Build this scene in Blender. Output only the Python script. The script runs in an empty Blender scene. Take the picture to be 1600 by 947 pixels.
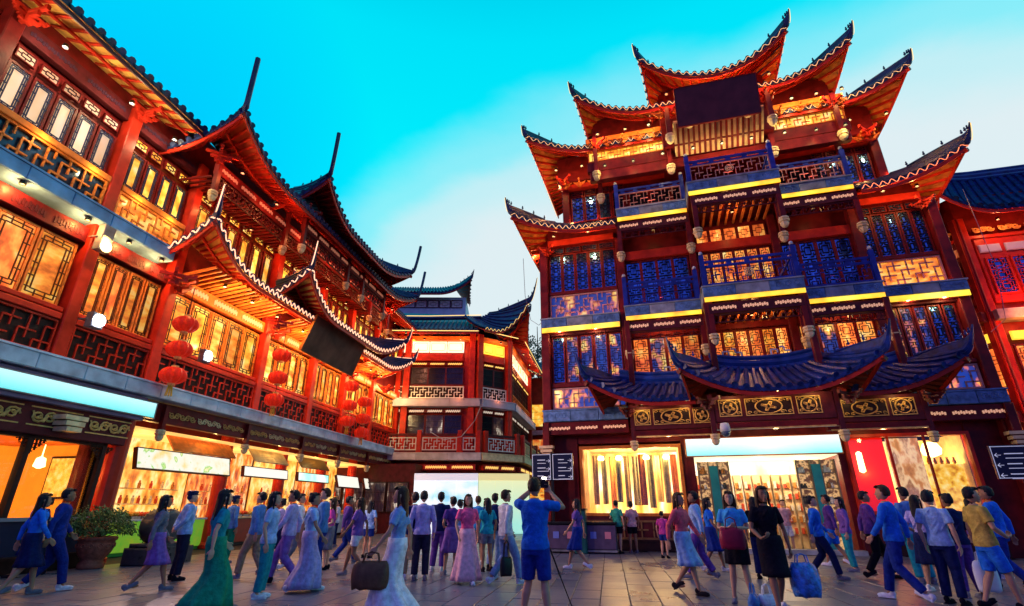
import bpy, math, random
from mathutils import Matrix, Vector, noise
rnd = random.Random(7)
PI = math.pi
R = math.radians
S = bpy.context.scene
COL = S.collection
# ------------------------------------------------------------------ camera
CAM_H = 1.4
cd = bpy.data.cameras.new('camera'); cam = bpy.data.objects.new('camera', cd); COL.objects.link(cam)
cd.sensor_width = 36; cd.lens = 18.0; cd.clip_start = 0.05; cd.clip_end = 3000
cam.location = (0, 0, CAM_H); cam.rotation_euler = (R(90 + 21.8), 0, R(16))
S.camera = cam
# ------------------------------------------------------------------ world (clear dusk sky)
W = bpy.data.worlds.new('World'); S.world = W; W.use_nodes = True
def N(t, ty, **kw):
    n = t.nodes.new(ty)
    for k, v in kw.items():
        if k == 'op': n.operation = v
        elif k == 'bt': n.blend_type = v
        else: setattr(n, k, v)
    return n
def build_world():
    t = W.node_tree; t.nodes.clear(); L = t.links.new
    out = N(t, 'ShaderNodeOutputWorld'); bg = N(t, 'ShaderNodeBackground'); L(bg.outputs[0], out.inputs[0])
    tc = N(t, 'ShaderNodeTexCoord'); sx = N(t, 'ShaderNodeSeparateXYZ'); L(tc.outputs['Generated'], sx.inputs[0])
    # elevation ramp: cyan to deeper blue at the zenith
    er = N(t, 'ShaderNodeValToRGB'); L(sx.outputs[2], er.inputs[0])
    el = er.color_ramp.elements
    el[0].position = 0.0; el[0].color = (0.02, 0.34, 0.46, 1)
    el[1].position = 1.0; el[1].color = (0.0, 0.30, 0.62, 1)
    for p, c in ((0.02, (0.35, 0.85, 0.92, 1)), (0.3, (0.05, 0.82, 0.93, 1)), (0.5, (0.0, 0.90, 1.0, 1)), (0.75, (0.0, 0.76, 0.95, 1))):
        e = el.new(p); e.color = c
    # side of the sky away from the set sun is bluer
    dn = N(t, 'ShaderNodeVectorMath', op='DOT_PRODUCT'); L(tc.outputs['Generated'], dn.inputs[0]); dn.inputs[1].default_value = Vector((-0.78, 0.42, 0.46)).normalized()
    mr2 = N(t, 'ShaderNodeMapRange'); mr2.inputs['From Min'].default_value = 0.90; mr2.inputs['From Max'].default_value = 1.0; L(dn.outputs['Value'], mr2.inputs[0])
    mb = N(t, 'ShaderNodeMixRGB'); L(mr2.outputs[0], mb.inputs[0]); L(er.outputs[0], mb.inputs[1]); mb.inputs[2].default_value = (0.0, 0.58, 1.0, 1)
    # pale afterglow low on the right, its rim broken by thin cloud
    d2 = N(t, 'ShaderNodeVectorMath', op='DOT_PRODUCT'); L(tc.outputs['Generated'], d2.inputs[0]); d2.inputs[1].default_value = Vector((0.15, 1.0, -0.35)).normalized()
    nz = N(t, 'ShaderNodeTexNoise'); nz.inputs['Scale'].default_value = 1.7; nz.inputs['Detail'].default_value = 7; nz.inputs['Roughness'].default_value = .52
    mp = N(t, 'ShaderNodeMapping'); mp.inputs['Scale'].default_value = (1, 1, 2.2); L(tc.outputs['Generated'], mp.inputs[0]); L(mp.outputs[0], nz.inputs[0])
    ad = N(t, 'ShaderNodeMath', op='MULTIPLY_ADD'); L(nz.outputs[0], ad.inputs[0]); ad.inputs[1].default_value = 0.22; L(d2.outputs['Value'], ad.inputs[2])
    gr = N(t, 'ShaderNodeValToRGB'); L(ad.outputs[0], gr.inputs[0]); gr.color_ramp.interpolation = 'EASE'
    g = gr.color_ramp.elements; g[0].position = 0.485; g[0].color = (0, 0, 0, 1); g[1].position = .71; g[1].color = (1, 1, 1, 1)
    e = g.new(0.575); e.color = (.34, .34, .34, 1); e = g.new(0.63); e.color = (.74, .74, .74, 1)
    mg = N(t, 'ShaderNodeMixRGB'); L(gr.outputs[0], mg.inputs[0]); L(mb.outputs[0], mg.inputs[1]); mg.inputs[2].default_value = (0.74, 0.86, 0.90, 1)
    # away from the afterglow the sky deepens to violet blue
    d3 = N(t, 'ShaderNodeMapRange', interpolation_type='SMOOTHSTEP'); L(d2.outputs['Value'], d3.inputs[0]); d3.inputs['From Min'].default_value = -.02; d3.inputs['From Max'].default_value = -.6
    mv = N(t, 'ShaderNodeMixRGB'); L(d3.outputs[0], mv.inputs[0]); L(mg.outputs[0], mv.inputs[1]); mv.inputs[2].default_value = (0.16, 0.14, 0.55, 1); mg = mv
    # below the horizon
    st = N(t, 'ShaderNodeMath', op='GREATER_THAN'); L(sx.outputs[2], st.inputs[0]); st.inputs[1].default_value = -0.01
    mz = N(t, 'ShaderNodeMixRGB'); L(st.outputs[0], mz.inputs[0]); mz.inputs[1].default_value = (0.03, 0.06, 0.08, 1); L(mg.outputs[0], mz.inputs[2])
    L(mz.outputs[0], bg.inputs[0]); bg.inputs[1].default_value = 1.0
build_world()
S.view_settings.view_transform = 'Standard'; S.view_settings.look = 'None'
S.view_settings.exposure = 0.0; S.view_settings.gamma = 1.0
S.render.engine = 'CYCLES'
try:
    S.cycles.use_light_tree = True; S.cycles.max_bounces = 5; S.cycles.diffuse_bounces = 3; S.cycles.glossy_bounces = 3
    S.cycles.transmission_bounces = 3; S.cycles.transparent_max_bounces = 6; S.cycles.sample_clamp_indirect = 4.0; S.cycles.sample_clamp_direct = 30
    S.cycles.caustics_reflective = False; S.cycles.caustics_refractive = False
except Exception: pass

# ------------------------------------------------------------------ materials
MATS = {}
def mat(name, col, rough=.55, metal=0., emit=None, es=0., noise_s=0., noise_a=.25, bump=0., bscale=30., spec=.2, coat=0., sample=True, col2=None, nz_detail=3):
    if name in MATS: return MATS[name]
    m = bpy.data.materials.new(name); m.use_nodes = True; t = m.node_tree; L = t.links.new
    b = t.nodes['Principled BSDF']
    b.inputs['Base Color'].default_value = (*col, 1); b.inputs['Roughness'].default_value = rough; b.inputs['Metallic'].default_value = metal
    b.inputs['Specular IOR Level'].default_value = spec; b.inputs['Coat Weight'].default_value = coat
    tc = None
    if noise_s:
        tc = N(t, 'ShaderNodeTexCoord'); nz = N(t, 'ShaderNodeTexNoise'); nz.inputs['Scale'].default_value = noise_s; nz.inputs['Detail'].default_value = nz_detail
        L(tc.outputs['Object'], nz.inputs[0])
        mx = N(t, 'ShaderNodeMixRGB'); 
        rp = N(t, 'ShaderNodeMapRange'); rp.inputs['From Min'].default_value = .3; rp.inputs['From Max'].default_value = .7; L(nz.outputs[0], rp.inputs[0]); L(rp.outputs[0], mx.inputs[0])
        c2 = col2 if col2 else tuple(c * (1 - noise_a) for c in col)
        mx.inputs[1].default_value = (*c2, 1); mx.inputs[2].default_value = (*[min(1, c * (1 + noise_a * .5)) for c in col], 1)
        # each object gets its own slight tone
        oi = N(t, 'ShaderNodeObjectInfo'); hs = N(t, 'ShaderNodeHueSaturation'); mr = N(t, 'ShaderNodeMapRange')
        mr.inputs['To Min'].default_value = .82; mr.inputs['To Max'].default_value = 1.15
        L(oi.outputs['Random'], mr.inputs[0]); L(mr.outputs[0], hs.inputs['Value']); L(mx.outputs[0], hs.inputs['Color'])
        L(hs.outputs[0], b.inputs['Base Color'])
        rr = N(t, 'ShaderNodeMapRange'); rr.inputs['To Min'].default_value = max(.05, rough - .12); rr.inputs['To Max'].default_value = min(1, rough + .15); L(nz.outputs[0], rr.inputs[0]); L(rr.outputs[0], b.inputs['Roughness'])
    if bump:
        tc = tc or N(t, 'ShaderNodeTexCoord'); n2 = N(t, 'ShaderNodeTexNoise'); n2.inputs['Scale'].default_value = bscale; n2.inputs['Detail'].default_value = 4
        L(tc.outputs['Object'], n2.inputs[0]); bp = N(t, 'ShaderNodeBump'); bp.inputs['Strength'].default_value = bump; bp.inputs['Distance'].default_value = .02
        L(n2.outputs[0], bp.inputs['Height']); L(bp.outputs[0], b.inputs['Normal'])
    if emit:
        b.inputs['Emission Color'].default_value = (*emit, 1); b.inputs['Emission Strength'].default_value = es
        if not sample: m.cycles.emission_sampling = 'NONE'
    MATS[name] = m; return m
def emission_pattern(name, stops, es, scale=(1, 1, 1), nscale=2., detail=3, base=(.2, .06, .02), sample=True, rough=.25, coord='Object', per_object=True, wave=False):
    """lit interior seen through a pane: emission colour from a noise ramp"""
    if name in MATS: return MATS[name]
    m = bpy.data.materials.new(name); m.use_nodes = True; t = m.node_tree; L = t.links.new; b = t.nodes['Principled BSDF']
    b.inputs['Base Color'].default_value = (*base, 1); b.inputs['Roughness'].default_value = rough
    tc = N(t, 'ShaderNodeTexCoord'); mp = N(t, 'ShaderNodeMapping'); mp.inputs['Scale'].default_value = scale; L(tc.outputs[coord], mp.inputs[0])
    src = mp.outputs[0]
    if per_object:
        oi = N(t, 'ShaderNodeObjectInfo'); ad = N(t, 'ShaderNodeVectorMath', op='ADD'); ml = N(t, 'ShaderNodeVectorMath', op='SCALE')
        cb = N(t, 'ShaderNodeCombineXYZ'); L(oi.outputs['Random'], cb.inputs[0]); L(oi.outputs['Random'], cb.inputs[1]); L(cb.outputs[0], ml.inputs[0]); ml.inputs['Scale'].default_value = 57.
        L(mp.outputs[0], ad.inputs[0]); L(ml.outputs[0], ad.inputs[1]); src = ad.outputs[0]
    if wave:
        nz = N(t, 'ShaderNodeTexVoronoi'); nz.inputs['Scale'].default_value = nscale; L(src, nz.inputs['Vector']); val = nz.outputs['Color']
    else:
        nz = N(t, 'ShaderNodeTexNoise'); nz.inputs['Scale'].default_value = nscale; nz.inputs['Detail'].default_value = detail; L(src, nz.inputs[0]); val = nz.outputs[0]
    cr = N(t, 'ShaderNodeValToRGB'); L(val, cr.inputs[0]); e = cr.color_ramp.elements
    e[0].position = stops[0][0]; e[0].color = (*stops[0][1], 1); e[1].position = stops[-1][0]; e[1].color = (*stops[-1][1], 1)
    for p, c in stops[1:-1]: k = e.new(p); k.color = (*c, 1)
    L(cr.outputs[0], b.inputs['Emission Color']); b.inputs['Emission Strength'].default_value = es
    if per_object and name.startswith('window'):      # some rooms are lit brighter than others
        mr = N(t, 'ShaderNodeMapRange'); L(oi.outputs['Random'], mr.inputs[0]); mr.inputs['To Min'].default_value = es * .45; mr.inputs['To Max'].default_value = es * 1.35; L(mr.outputs[0], b.inputs['Emission Strength'])
    if not sample: m.cycles.emission_sampling = 'NONE'
    MATS[name] = m; return m
def vgrad(name, top, bot, es, z0, z1, base=(.5, .5, .5)):
    """glowing face for backlit signs and the hoarding: print fades from one colour to another"""
    if name in MATS: return MATS[name]
    m = bpy.data.materials.new(name); m.use_nodes = True; t = m.node_tree; L = t.links.new; b = t.nodes['Principled BSDF']
    b.inputs['Base Color'].default_value = (*base, 1); b.inputs['Roughness'].default_value = .3
    tc = N(t, 'ShaderNodeTexCoord'); sx = N(t, 'ShaderNodeSeparateXYZ'); L(tc.outputs['Object'], sx.inputs[0])
    mr = N(t, 'ShaderNodeMapRange'); mr.inputs['From Min'].default_value = z0; mr.inputs['From Max'].default_value = z1; L(sx.outputs[2], mr.inputs[0])
    mx = N(t, 'ShaderNodeMixRGB'); L(mr.outputs[0], mx.inputs[0]); mx.inputs[1].default_value = (*bot, 1); mx.inputs[2].default_value = (*top, 1)
    L(mx.outputs[0], b.inputs['Emission Color']); b.inputs['Emission Strength'].default_value = es
    MATS[name] = m; return m

RED = mat('red lacquered wood', (.17, .010, .012), .42, noise_s=3, noise_a=.45, bump=.15, bscale=18)
REDB = mat('bright red lacquered wood', (.55, .03, .015), .36, noise_s=3, noise_a=.3)
DARKRED = mat('dark maroon wood', (.10, .012, .02), .5, noise_s=4, noise_a=.4, bump=.15)
ORANGE = mat('orange stained wood', (.75, .20, .035), .5, noise_s=5, noise_a=.3)
DARK = mat('blackened wood', (.03, .012, .012), .45, noise_s=6, noise_a=.4)
TILE = mat('grey glazed roof tile', (.018, .032, .13), .38, noise_s=4, noise_a=.6, bump=.3, bscale=14, spec=.35)
TILEB = mat('blue grey glazed roof tile', (.010, .034, .20), .36, noise_s=5, noise_a=.65, bump=.35, bscale=16, spec=.32)
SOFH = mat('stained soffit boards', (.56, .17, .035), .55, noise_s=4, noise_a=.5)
STONE = mat('pale blue grey stone', (.36, .38, .43), .6, noise_s=2.5, noise_a=.5, bump=.25)
RIDGEB = mat('smooth blue ridge tile', (.012, .055, .27), .36, noise_s=3, noise_a=.5, bump=.2, spec=.4)
TILEC = mat('matt blue roof tile', (.008, .03, .16), .75, noise_s=4, noise_a=.6, bump=.4, spec=.08)
STONEW = mat('white grey painted stone', (.62, .62, .66), .6, noise_s=2.5, noise_a=.25, bump=.2)
CARVE = mat('carved blue grey stone', (.13, .25, .50), .5, noise_s=5, noise_a=.5, bump=.4)
GOLD = mat('gilded carving', (.92, .50, .16), .38, metal=.0, noise_s=8, noise_a=.35)
PINKW = mat('pink painted fretwork', (.62, .30, .26), .5, noise_s=4, noise_a=.3)
BLUEP = mat('blue painted railing', (.02, .04, .34), .4, noise_s=4, noise_a=.4)
CREAM = mat('cream painted wood', (.92, .66, .36), .5, noise_s=4, noise_a=.3)
WHITE = mat('white paint', (.78, .78, .80), .5, noise_s=3, noise_a=.12)
BLACKM = mat('black metal', (.012, .012, .016), .35, noise_s=9, noise_a=.3)
BOARD = mat('dark brown board', (.10, .022, .035), .35, noise_s=2, noise_a=.3)
GREYM = mat('grey metal', (.25, .26, .30), .4, metal=.5, noise_s=6, noise_a=.3)
PBLUE = mat('window glass tinted sky blue', (.08, .27, .95), .12, metal=.9, noise_s=2.2, noise_a=.85)  # blue of the reflected sky is put into the glass colour
PBLUE2 = None
LATD = mat('navy black lattice', (.012, .008, .03), .4)
PDARK = mat('dark window glass', (.05, .07, .12), .08, metal=.6, noise_s=1.5, noise_a=.5)
PWARM = emission_pattern('window lit orange', [(.32, (.30, .04, .005)), (.44, (.85, .20, .02)), (.54, (1., .45, .05)), (.66, (1., .70, .20)), (.78, (.6, .16, .02))], 1.15, (1, 1, 2.0), 1.9, detail=6, base=(.3, .1, .03))
PYEL = emission_pattern('window lit yellow', [(.32, (.45, .10, .01)), (.44, (1., .42, .03)), (.55, (1., .68, .10)), (.68, (1., .88, .40))], 1.25, (1, 1, 1.2), 2.0, detail=6, base=(.3, .1, .03))
PPALE = emission_pattern('window lit pale', [(.3, (.95, .50, .30)), (.5, (1., .70, .42)), (.7, (1., .85, .70))], 1.0, (1, 1, .5), 1.2, base=(.3, .1, .03))
PMIX = emission_pattern('window half lit', [(.35, (.005, .03, .22)), (.50, (.03, .03, .16)), (.56, (.7, .16, .08)), (.64, (1., .55, .06)), (.75, (1., .85, .4))], 1.1, (1, 1, .7), 2.2, base=(.05, .1, .3), rough=.1)
PRED = emission_pattern('window lit red orange', [(.3, (.35, .04, .01)), (.48, (.95, .18, .03)), (.6, (1., .40, .07)), (.75, (1., .75, .3))], 1.2, (1, 1, .6), 3.0, base=(.2, .03, .02))
ROPE = mat('warm light rope', (.8, .5, .3), .5, emit=(1., .50, .20), es=1.15, sample=False)
ROPEW = mat('pink white light rope', (.8, .5, .4), .5, emit=(1., .50, .30), es=1.7, sample=False)
ROPEY = mat('yellow light rope', (.8, .6, .2), .5, emit=(1., .62, .18), es=1.5, sample=False)
ROPER = mat('red light rope', (.8, .2, .1), .5, emit=(1., .25, .10), es=1.8, sample=False)
STRIPY = emission_pattern('yellow glow band', [(.3, (1., .22, .01)), (.42, (1., .45, .01)), (.55, (1., .66, .03)), (.72, (1., .80, .12))], 1.5, (1, 1, 1), 1.1, base=(.8, .5, .1))
STRIPO = mat('orange light strip', (.8, .4, .1), .5, emit=(1., .36, .04), es=1.7)
INSERT = mat('lit fretted slot', (.8, .4, .3), .5, emit=(1., .50, .26), es=.55, sample=False)
BULBW = mat('white flood lamp glass', (1, 1, 1), .3, emit=(.92, .95, 1.), es=40)
BULBY = mat('warm lamp glass', (1, .8, .5), .3, emit=(1., .72, .25), es=14, sample=False)
LANT = mat('red silk lantern', (.50, .010, .006), .45, emit=(1., .03, .008), es=.28, noise_s=5, noise_a=.3)
SIGNC = vgrad('backlit cyan sign', (.95, 1., 1.), (.10, .72, .70), 1.15, -.28, .28)
SIGNW = emission_pattern('backlit shop sign', [(.3, (1., .75, .25)), (.45, (1., .96, .75)), (.58, (1., 1., .88)), (.64, (.35, .75, .15)), (.70, (1., .95, .5))], .95, (1, 1, 1), 2.4)
SIGNP = mat('blank white light box', (.9, .9, .85), .4, emit=(1., .93, .76), es=.92)
GOODS = emission_pattern('glowing stall interior', [(.25, (.20, .03, .01)), (.40, (.75, .22, .02)), (.5, (1., .55, .08)), (.62, (1., .85, .35)), (.75, (.55, .10, .02))], 1.1, (1., 1, .55), 2.6, detail=7)

# ------------------------------------------------------------------ mesh helpers
class MB:
    def __init__(s): s.v = []; s.f = []
    def add(s, vs, fs):
        o = len(s.v); s.v += [tuple(v) for v in vs]; s.f += [tuple(i + o for i in f) for f in fs]; return s
    def box(s, x0, y0, z0, x1, y1, z1, M=None):
        vs = [(x0, y0, z0), (x1, y0, z0), (x1, y1, z0), (x0, y1, z0), (x0, y0, z1), (x1, y0, z1), (x1, y1, z1), (x0, y1, z1)]
        if M is not None: vs = [M @ Vector(v) for v in vs]
        return s.add(vs, [(0, 3, 2, 1), (4, 5, 6, 7), (0, 1, 5, 4), (1, 2, 6, 5), (2, 3, 7, 6), (3, 0, 4, 7)])
    def bbox(s, x0, y0, z0, x1, y1, z1, b=.01):
        """box with chamfered edges (front vertical and horizontal)"""
        p = [(x0 + b, y0, z0 + b), (x1 - b, y0, z0 + b), (x1 - b, y0, z1 - b), (x0 + b, y0, z1 - b),
             (x0, y0 + b, z0), (x1, y0 + b, z0), (x1, y0 + b, z1), (x0, y0 + b, z1), (x0, y1, z0), (x1, y1, z0), (x1, y1, z1), (x0, y1, z1)]
        return s.add(p, [(0, 1, 2, 3), (0, 4, 5, 1), (1, 5, 6, 2), (2, 6, 7, 3), (3, 7, 4, 0), (4, 8, 9, 5), (5, 9, 10, 6), (6, 10, 11, 7), (7, 11, 8, 4), (8, 11, 10, 9)])
    def bar(s, a, b, w, h, up=(0, 0, 1)):
        a = Vector(a); b = Vector(b); d = (b - a); 
        if d.length < 1e-6: return s
        d.normalize(); u = Vector(up); r = d.cross(u)
        if r.length < 1e-4: r = d.cross(Vector((1, 0, 0)))
        r.normalize(); u = r.cross(d)
        r *= w / 2; u *= h / 2
        return s.add([a - r - u, a + r - u, a + r + u, a - r + u, b - r - u, b + r - u, b + r + u, b - r + u],
                     [(0, 3, 2, 1), (4, 5, 6, 7), (0, 1, 5, 4), (1, 2, 6, 5), (2, 3, 7, 6), (3, 0, 4, 7)])
    def tube(s, pts, rad, n=6, caps=True, ry=None):
        pts = [Vector(p) for p in pts]; k = len(pts)
        if not hasattr(rad, '__len__'): rad = [rad] * k
        o = len(s.v); prev = None
        for i, p in enumerate(pts):
            d = (pts[min(i + 1, k - 1)] - pts[max(i - 1, 0)])
            if d.length < 1e-9: d = Vector((0, 0, 1))
            d.normalize()
            if prev is None:
                r = d.cross(Vector((0, 0, 1)))
                if r.length < .05: r = Vector((1, 0, 0)) - d * d.x
            else:
                r = prev - d * prev.dot(d)
            r.normalize(); prev = r; u = r.cross(d)
            for j in range(n):
                a = 2 * PI * j / n; s.v.append(tuple(p + r * (math.cos(a) * rad[i]) + u * (math.sin(a) * rad[i] * (ry or 1))))
        for i in range(k - 1):
            for j in range(n):
                a = o + i * n + j; b = o + i * n + (j + 1) % n
                s.f.append((a, b, b + n, a + n))
        if caps:
            s.f.append(tuple(o + j for j in range(n))[::-1]); s.f.append(tuple(o + (k - 1) * n + j for j in range(n)))
        return s
    def lathe(s, prof, n=12, c=(0, 0, 0), sq=False):
        o = len(s.v)
        for r, z in prof:
            for j in range(n):
                a = 2 * PI * (j + (.5 if sq else 0)) / n; s.v.append((c[0] + r * math.cos(a), c[1] + r * math.sin(a), c[2] + z))
        for i in range(len(prof) - 1):
            for j in range(n):
                a = o + i * n + j; b = o + i * n + (j + 1) % n; s.f.append((a, b, b + n, a + n))
        s.f.append(tuple(o + j for j in range(n))[::-1]); s.f.append(tuple(o + (len(prof) - 1) * n + j for j in range(n)))
        return s
    def grid(s, P, flip=False):
        o = len(s.v); h = len(P); w = len(P[0])
        for row in P: s.v += [tuple(p) for p in row]
        for i in range(h - 1):
            for j in range(w - 1):
                q = (o + i * w + j, o + i * w + j + 1, o + (i + 1) * w + j + 1, o + (i + 1) * w + j)
                s.f.append(q[::-1] if flip else q)
        return s
    def mesh(s, name, m=None, smooth=False):
        me = bpy.data.meshes.new(name); me.from_pydata(s.v, [], s.f); me.update()
        if m: me.materials.append(m)
        if smooth: me.shade_smooth()
        return me
    def build(s, name, m, parent=None, M=None, smooth=False):
        return put(name, s.mesh(name, m, smooth), parent, M)
def put(name, me, parent=None, M=None):
    o = bpy.data.objects.new(name, me); COL.objects.link(o)
    if parent is not None: o.parent = parent
    if M is not None: o.matrix_basis = M
    return o
def T(x, y, z): return Matrix.Translation((x, y, z))
def RZ(a): return Matrix.Rotation(a, 4, 'Z')
def RX(a): return Matrix.Rotation(a, 4, 'X')
def RY(a): return Matrix.Rotation(a, 4, 'Y')
def thing(name, label, cat, M=None, group=None):
    o = bpy.data.objects.new(name, None); COL.objects.link(o); o.empty_display_size = .2
    if M is not None: o.matrix_basis = M
    return tag(o, label, cat, group)
def tag(o, label=None, cat=None, group=None, kind=None):
    if label: o['label'] = label
    if cat: o['category'] = cat
    if group: o['group'] = group
    if kind: o['kind'] = kind
    return o
def stuff(o): o['kind'] = 'stuff'; return o
CACHE = {}
def cached(key, fn):
    if key not in CACHE: CACHE[key] = fn()
    return CACHE[key]
def lamp(parent, M, x, y, z, e, col=(1, .42, .12), fixture='eave', r=.06, name='eave_lamp'):
    """a lamp fitting (housing plus glass) with its light just in front of it"""
    if fixture:
        def mk():
            b = MB(); b.lathe([(.02, .10), (.06, .09), (.075, 0), (.07, -.02)], 8); return b.mesh('lamp', BLACKM)
        o = put(name, cached('lampfit', mk), parent, (M or Matrix()) @ T(x, y, z))
    ld = bpy.data.lights.new('lamp_light', 'POINT'); ld.energy = e; ld.color = col; ld.shadow_soft_size = r
    lo = bpy.data.objects.new('lamp_light', ld); COL.objects.link(lo); lo.parent = parent; lo.matrix_basis = (M or Matrix()) @ T(x, y, z - .10)
    return lo

# ------------------------------------------------------------------ parts shared by the buildings
def fret_bars(b, x0, z0, w, h, c, t, d, y=0):
    """key pattern fretwork of interlocked T and L strokes inside a frame"""
    nx = max(2, round(w / c)); nz = max(2, round(h / c)); cx = w / nx; cz = h / nz
    for i in range(nx + 1):
        for j in range(nz + 1):
            k = (i + 2 * j) % 5; X = x0 + i * cx; Z = z0 + j * cz
            if i < nx and k in (0, 1) and 0 < j < nz: b.box(X - t / 2, y - d / 2, Z - t / 2, X + cx + t / 2, y + d / 2, Z + t / 2)
            if j < nz and k in (1, 3, 4) and 0 < i < nx: b.box(X - t / 2, y - d / 2 + .002, Z - t / 2, X + t / 2, y + d / 2 - .002, Z + cz + t / 2)
    f = t * 1.3
    b.box(x0 - f, y - d * .7, z0 - f, x0 + w + f, y + d * .7, z0); b.box(x0 - f, y - d * .7, z0 + h, x0 + w + f, y + d * .7, z0 + h + f)
    b.box(x0 - f, y - d * .69, z0, x0, y + d * .69, z0 + h); b.box(x0 + w, y - d * .69, z0, x0 + w + f, y + d * .69, z0 + h)
def fret(parent, F, x0, x1, z0, z1, y, m, c=.19, t=.035, back=None, name='fret_panel', d=.05, label=None):
    b = MB(); fret_bars(b, 0, 0, x1 - x0, z1 - z0, c, t, d)
    o = b.build(name, m, parent, F @ T(x0, y, z0))
    if back:
        g = MB(); g.box(0, .06, 0, x1 - x0, .08, z1 - z0); g.build('backing', back, o)
    return o
def win_lattice(w, h, pat, t=.022):
    b = MB(); d = .018
    if pat == 'transom': t = .013
    def H(x0, x1, z): b.box(x0, -d, z - t / 2, x1, d, z + t / 2)
    def V(x, z0, z1): b.box(x - t / 2, -d + .002, z0, x + t / 2, d - .002, z1)
    if pat == 'blocks':                                  # three framed squares on a stem, stepped keys either side
        n = 3 if h > 1.4 else 2
        ph = h / n; cw = w * .42; ch = ph * .42
        for k in range(n):
            zc = ph * (k + .5); x0 = w / 2 - cw / 2; x1 = w / 2 + cw / 2; z0 = zc - ch / 2; z1 = zc + ch / 2
            H(x0, x1, z0); H(x0, x1, z1); V(x0, z0, z1); V(x1, z0, z1)
            for s_ in (-1, 1):
                xe = w / 2 + s_ * w / 2; xm = w / 2 + s_ * w * .36
                H(min(w / 2 + s_ * cw / 2, xe), max(w / 2 + s_ * cw / 2, xe), zc)
                V(xm, zc, zc + ph * .34); H(min(xm, w / 2 + s_ * w * .12), max(xm, w / 2 + s_ * w * .12), zc + ph * .34)
                V(w / 2 + s_ * w * .12, zc + ph * .34, zc + ph * .5); V(xm, zc - ph * .36, zc - ph * .12)
                H(min(xm, xe), max(xm, xe), zc - ph * .24); H(min(xm, w / 2 + s_ * w * .12), max(xm, w / 2 + s_ * w * .12), zc - ph * .36)
            if k: H(0, w, ph * k)
    elif pat == 'long':                                  # tall centre light with stepped border
        a = w * .2
        x0, x1, z0, z1 = a, w - a, a * 1.1, h - a * 1.1
        H(x0, x1, z0); H(x0, x1, z1); V(x0, z0, z1); V(x1, z0, z1)
        x2 = a * .45; z2 = a * .5
        H(x2, w - x2, z2); H(x2, w - x2, h - z2); V(x2, z2, h - z2); V(w - x2, z2, h - z2)
        for f in (.12, .3, .5, .7, .88):
            H(0, x0, h * f); H(x1, w, h * f)
        for f in (.35, .65): V(w * f, 0, z0); V(w * f, z1, h)
    elif pat == 'transom':
        x0, x1, z0, z1 = w * .25, w * .75, h * .3, h * .7
        H(x0, x1, z0); H(x0, x1, z1); V(x0, z0, z1); V(x1, z0, z1); H(0, x0, h / 2); H(x1, w, h / 2); V(w / 2, 0, z0); V(w / 2, z1, h)
    elif pat == 'bars':
        n = max(3, int(w / .09))
        for i in range(1, n): V(w * i / n, 0, h)
        H(0, w, h * .33); H(0, w, h * .66)
    return b
def window(parent, F, x, z, w, h, pane, pat='blocks', fm=None, lm=None, y=0., fw=.06):
    """frame flush against the wall; pane and lattice sit inside it"""
    fm = fm or RED; lm = lm or (LATD if pat == 'blocks' and pane is not PBLUE2 else fm)
    def mk():
        b = MB(); b.box(-fw, -.05, -fw, w + fw, .03, 0); b.box(-fw, -.05, h, w + fw, .03, h + fw); b.box(-fw, -.052, 0, 0, .03, h); b.box(w, -.052, 0, w + fw, .03, h)
        return b.mesh('window', fm)
    o = put('window', cached(('wf', round(w, 3), round(h, 3), fm.name, fw), mk), parent, F @ T(x, y, z))
    def mp():
        b = MB(); b.box(0, 0, 0, w, .012, h); return b.mesh('pane', pane)
    put('pane', cached(('wp', round(w, 3), round(h, 3), pane.name), mp), o, T(0, .002, 0))
    def ml():
        return win_lattice(w, h, pat).mesh('lattice', lm)
    put('lattice', cached(('wl', round(w, 3), round(h, 3), pat, lm.name), ml), o, T(0, -.03, 0))
    return o
def windows(parent, F, x0, x1, n, z0, z1, panes, pat='blocks', gap=.12, y=0., **kw):
    cw = (x1 - x0) / n
    for i in range(n):
        p = panes[i % len(panes)] if isinstance(panes, (list, tuple)) else panes
        window(parent, F, x0 + cw * i + gap / 2 + .0, z0, cw - gap, z1 - z0, p, pat, y=y, **kw)
def pendant(parent, F, x, y, z, top, s=1.0, m=None, pm=None):
    """hanging post that ends in a carved lotus-bud drop; z is the underside"""
    b = MB(); b.box(-.09 * s, -.09 * s, z + .42 * s, .09 * s, .09 * s, top)
    o = b.build('hanging_post', m or RED, parent, F @ T(x, y, 0))
    def mk():
        k = MB(); k.lathe([(.05, 0), (.11, .04), (.15, .12), (.16, .20), (.12, .22), (.19, .24), (.20, .30), (.15, .33), (.19, .35), (.18, .42), (.10, .44)], 8, sq=True)
        return k.mesh('carved_drop', pm or CREAM)
    c = put('carved_drop', cached(('drop', (pm or CREAM).name), mk), o, T(0, 0, z) @ Matrix.Scale(s, 4))
    return o
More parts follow.
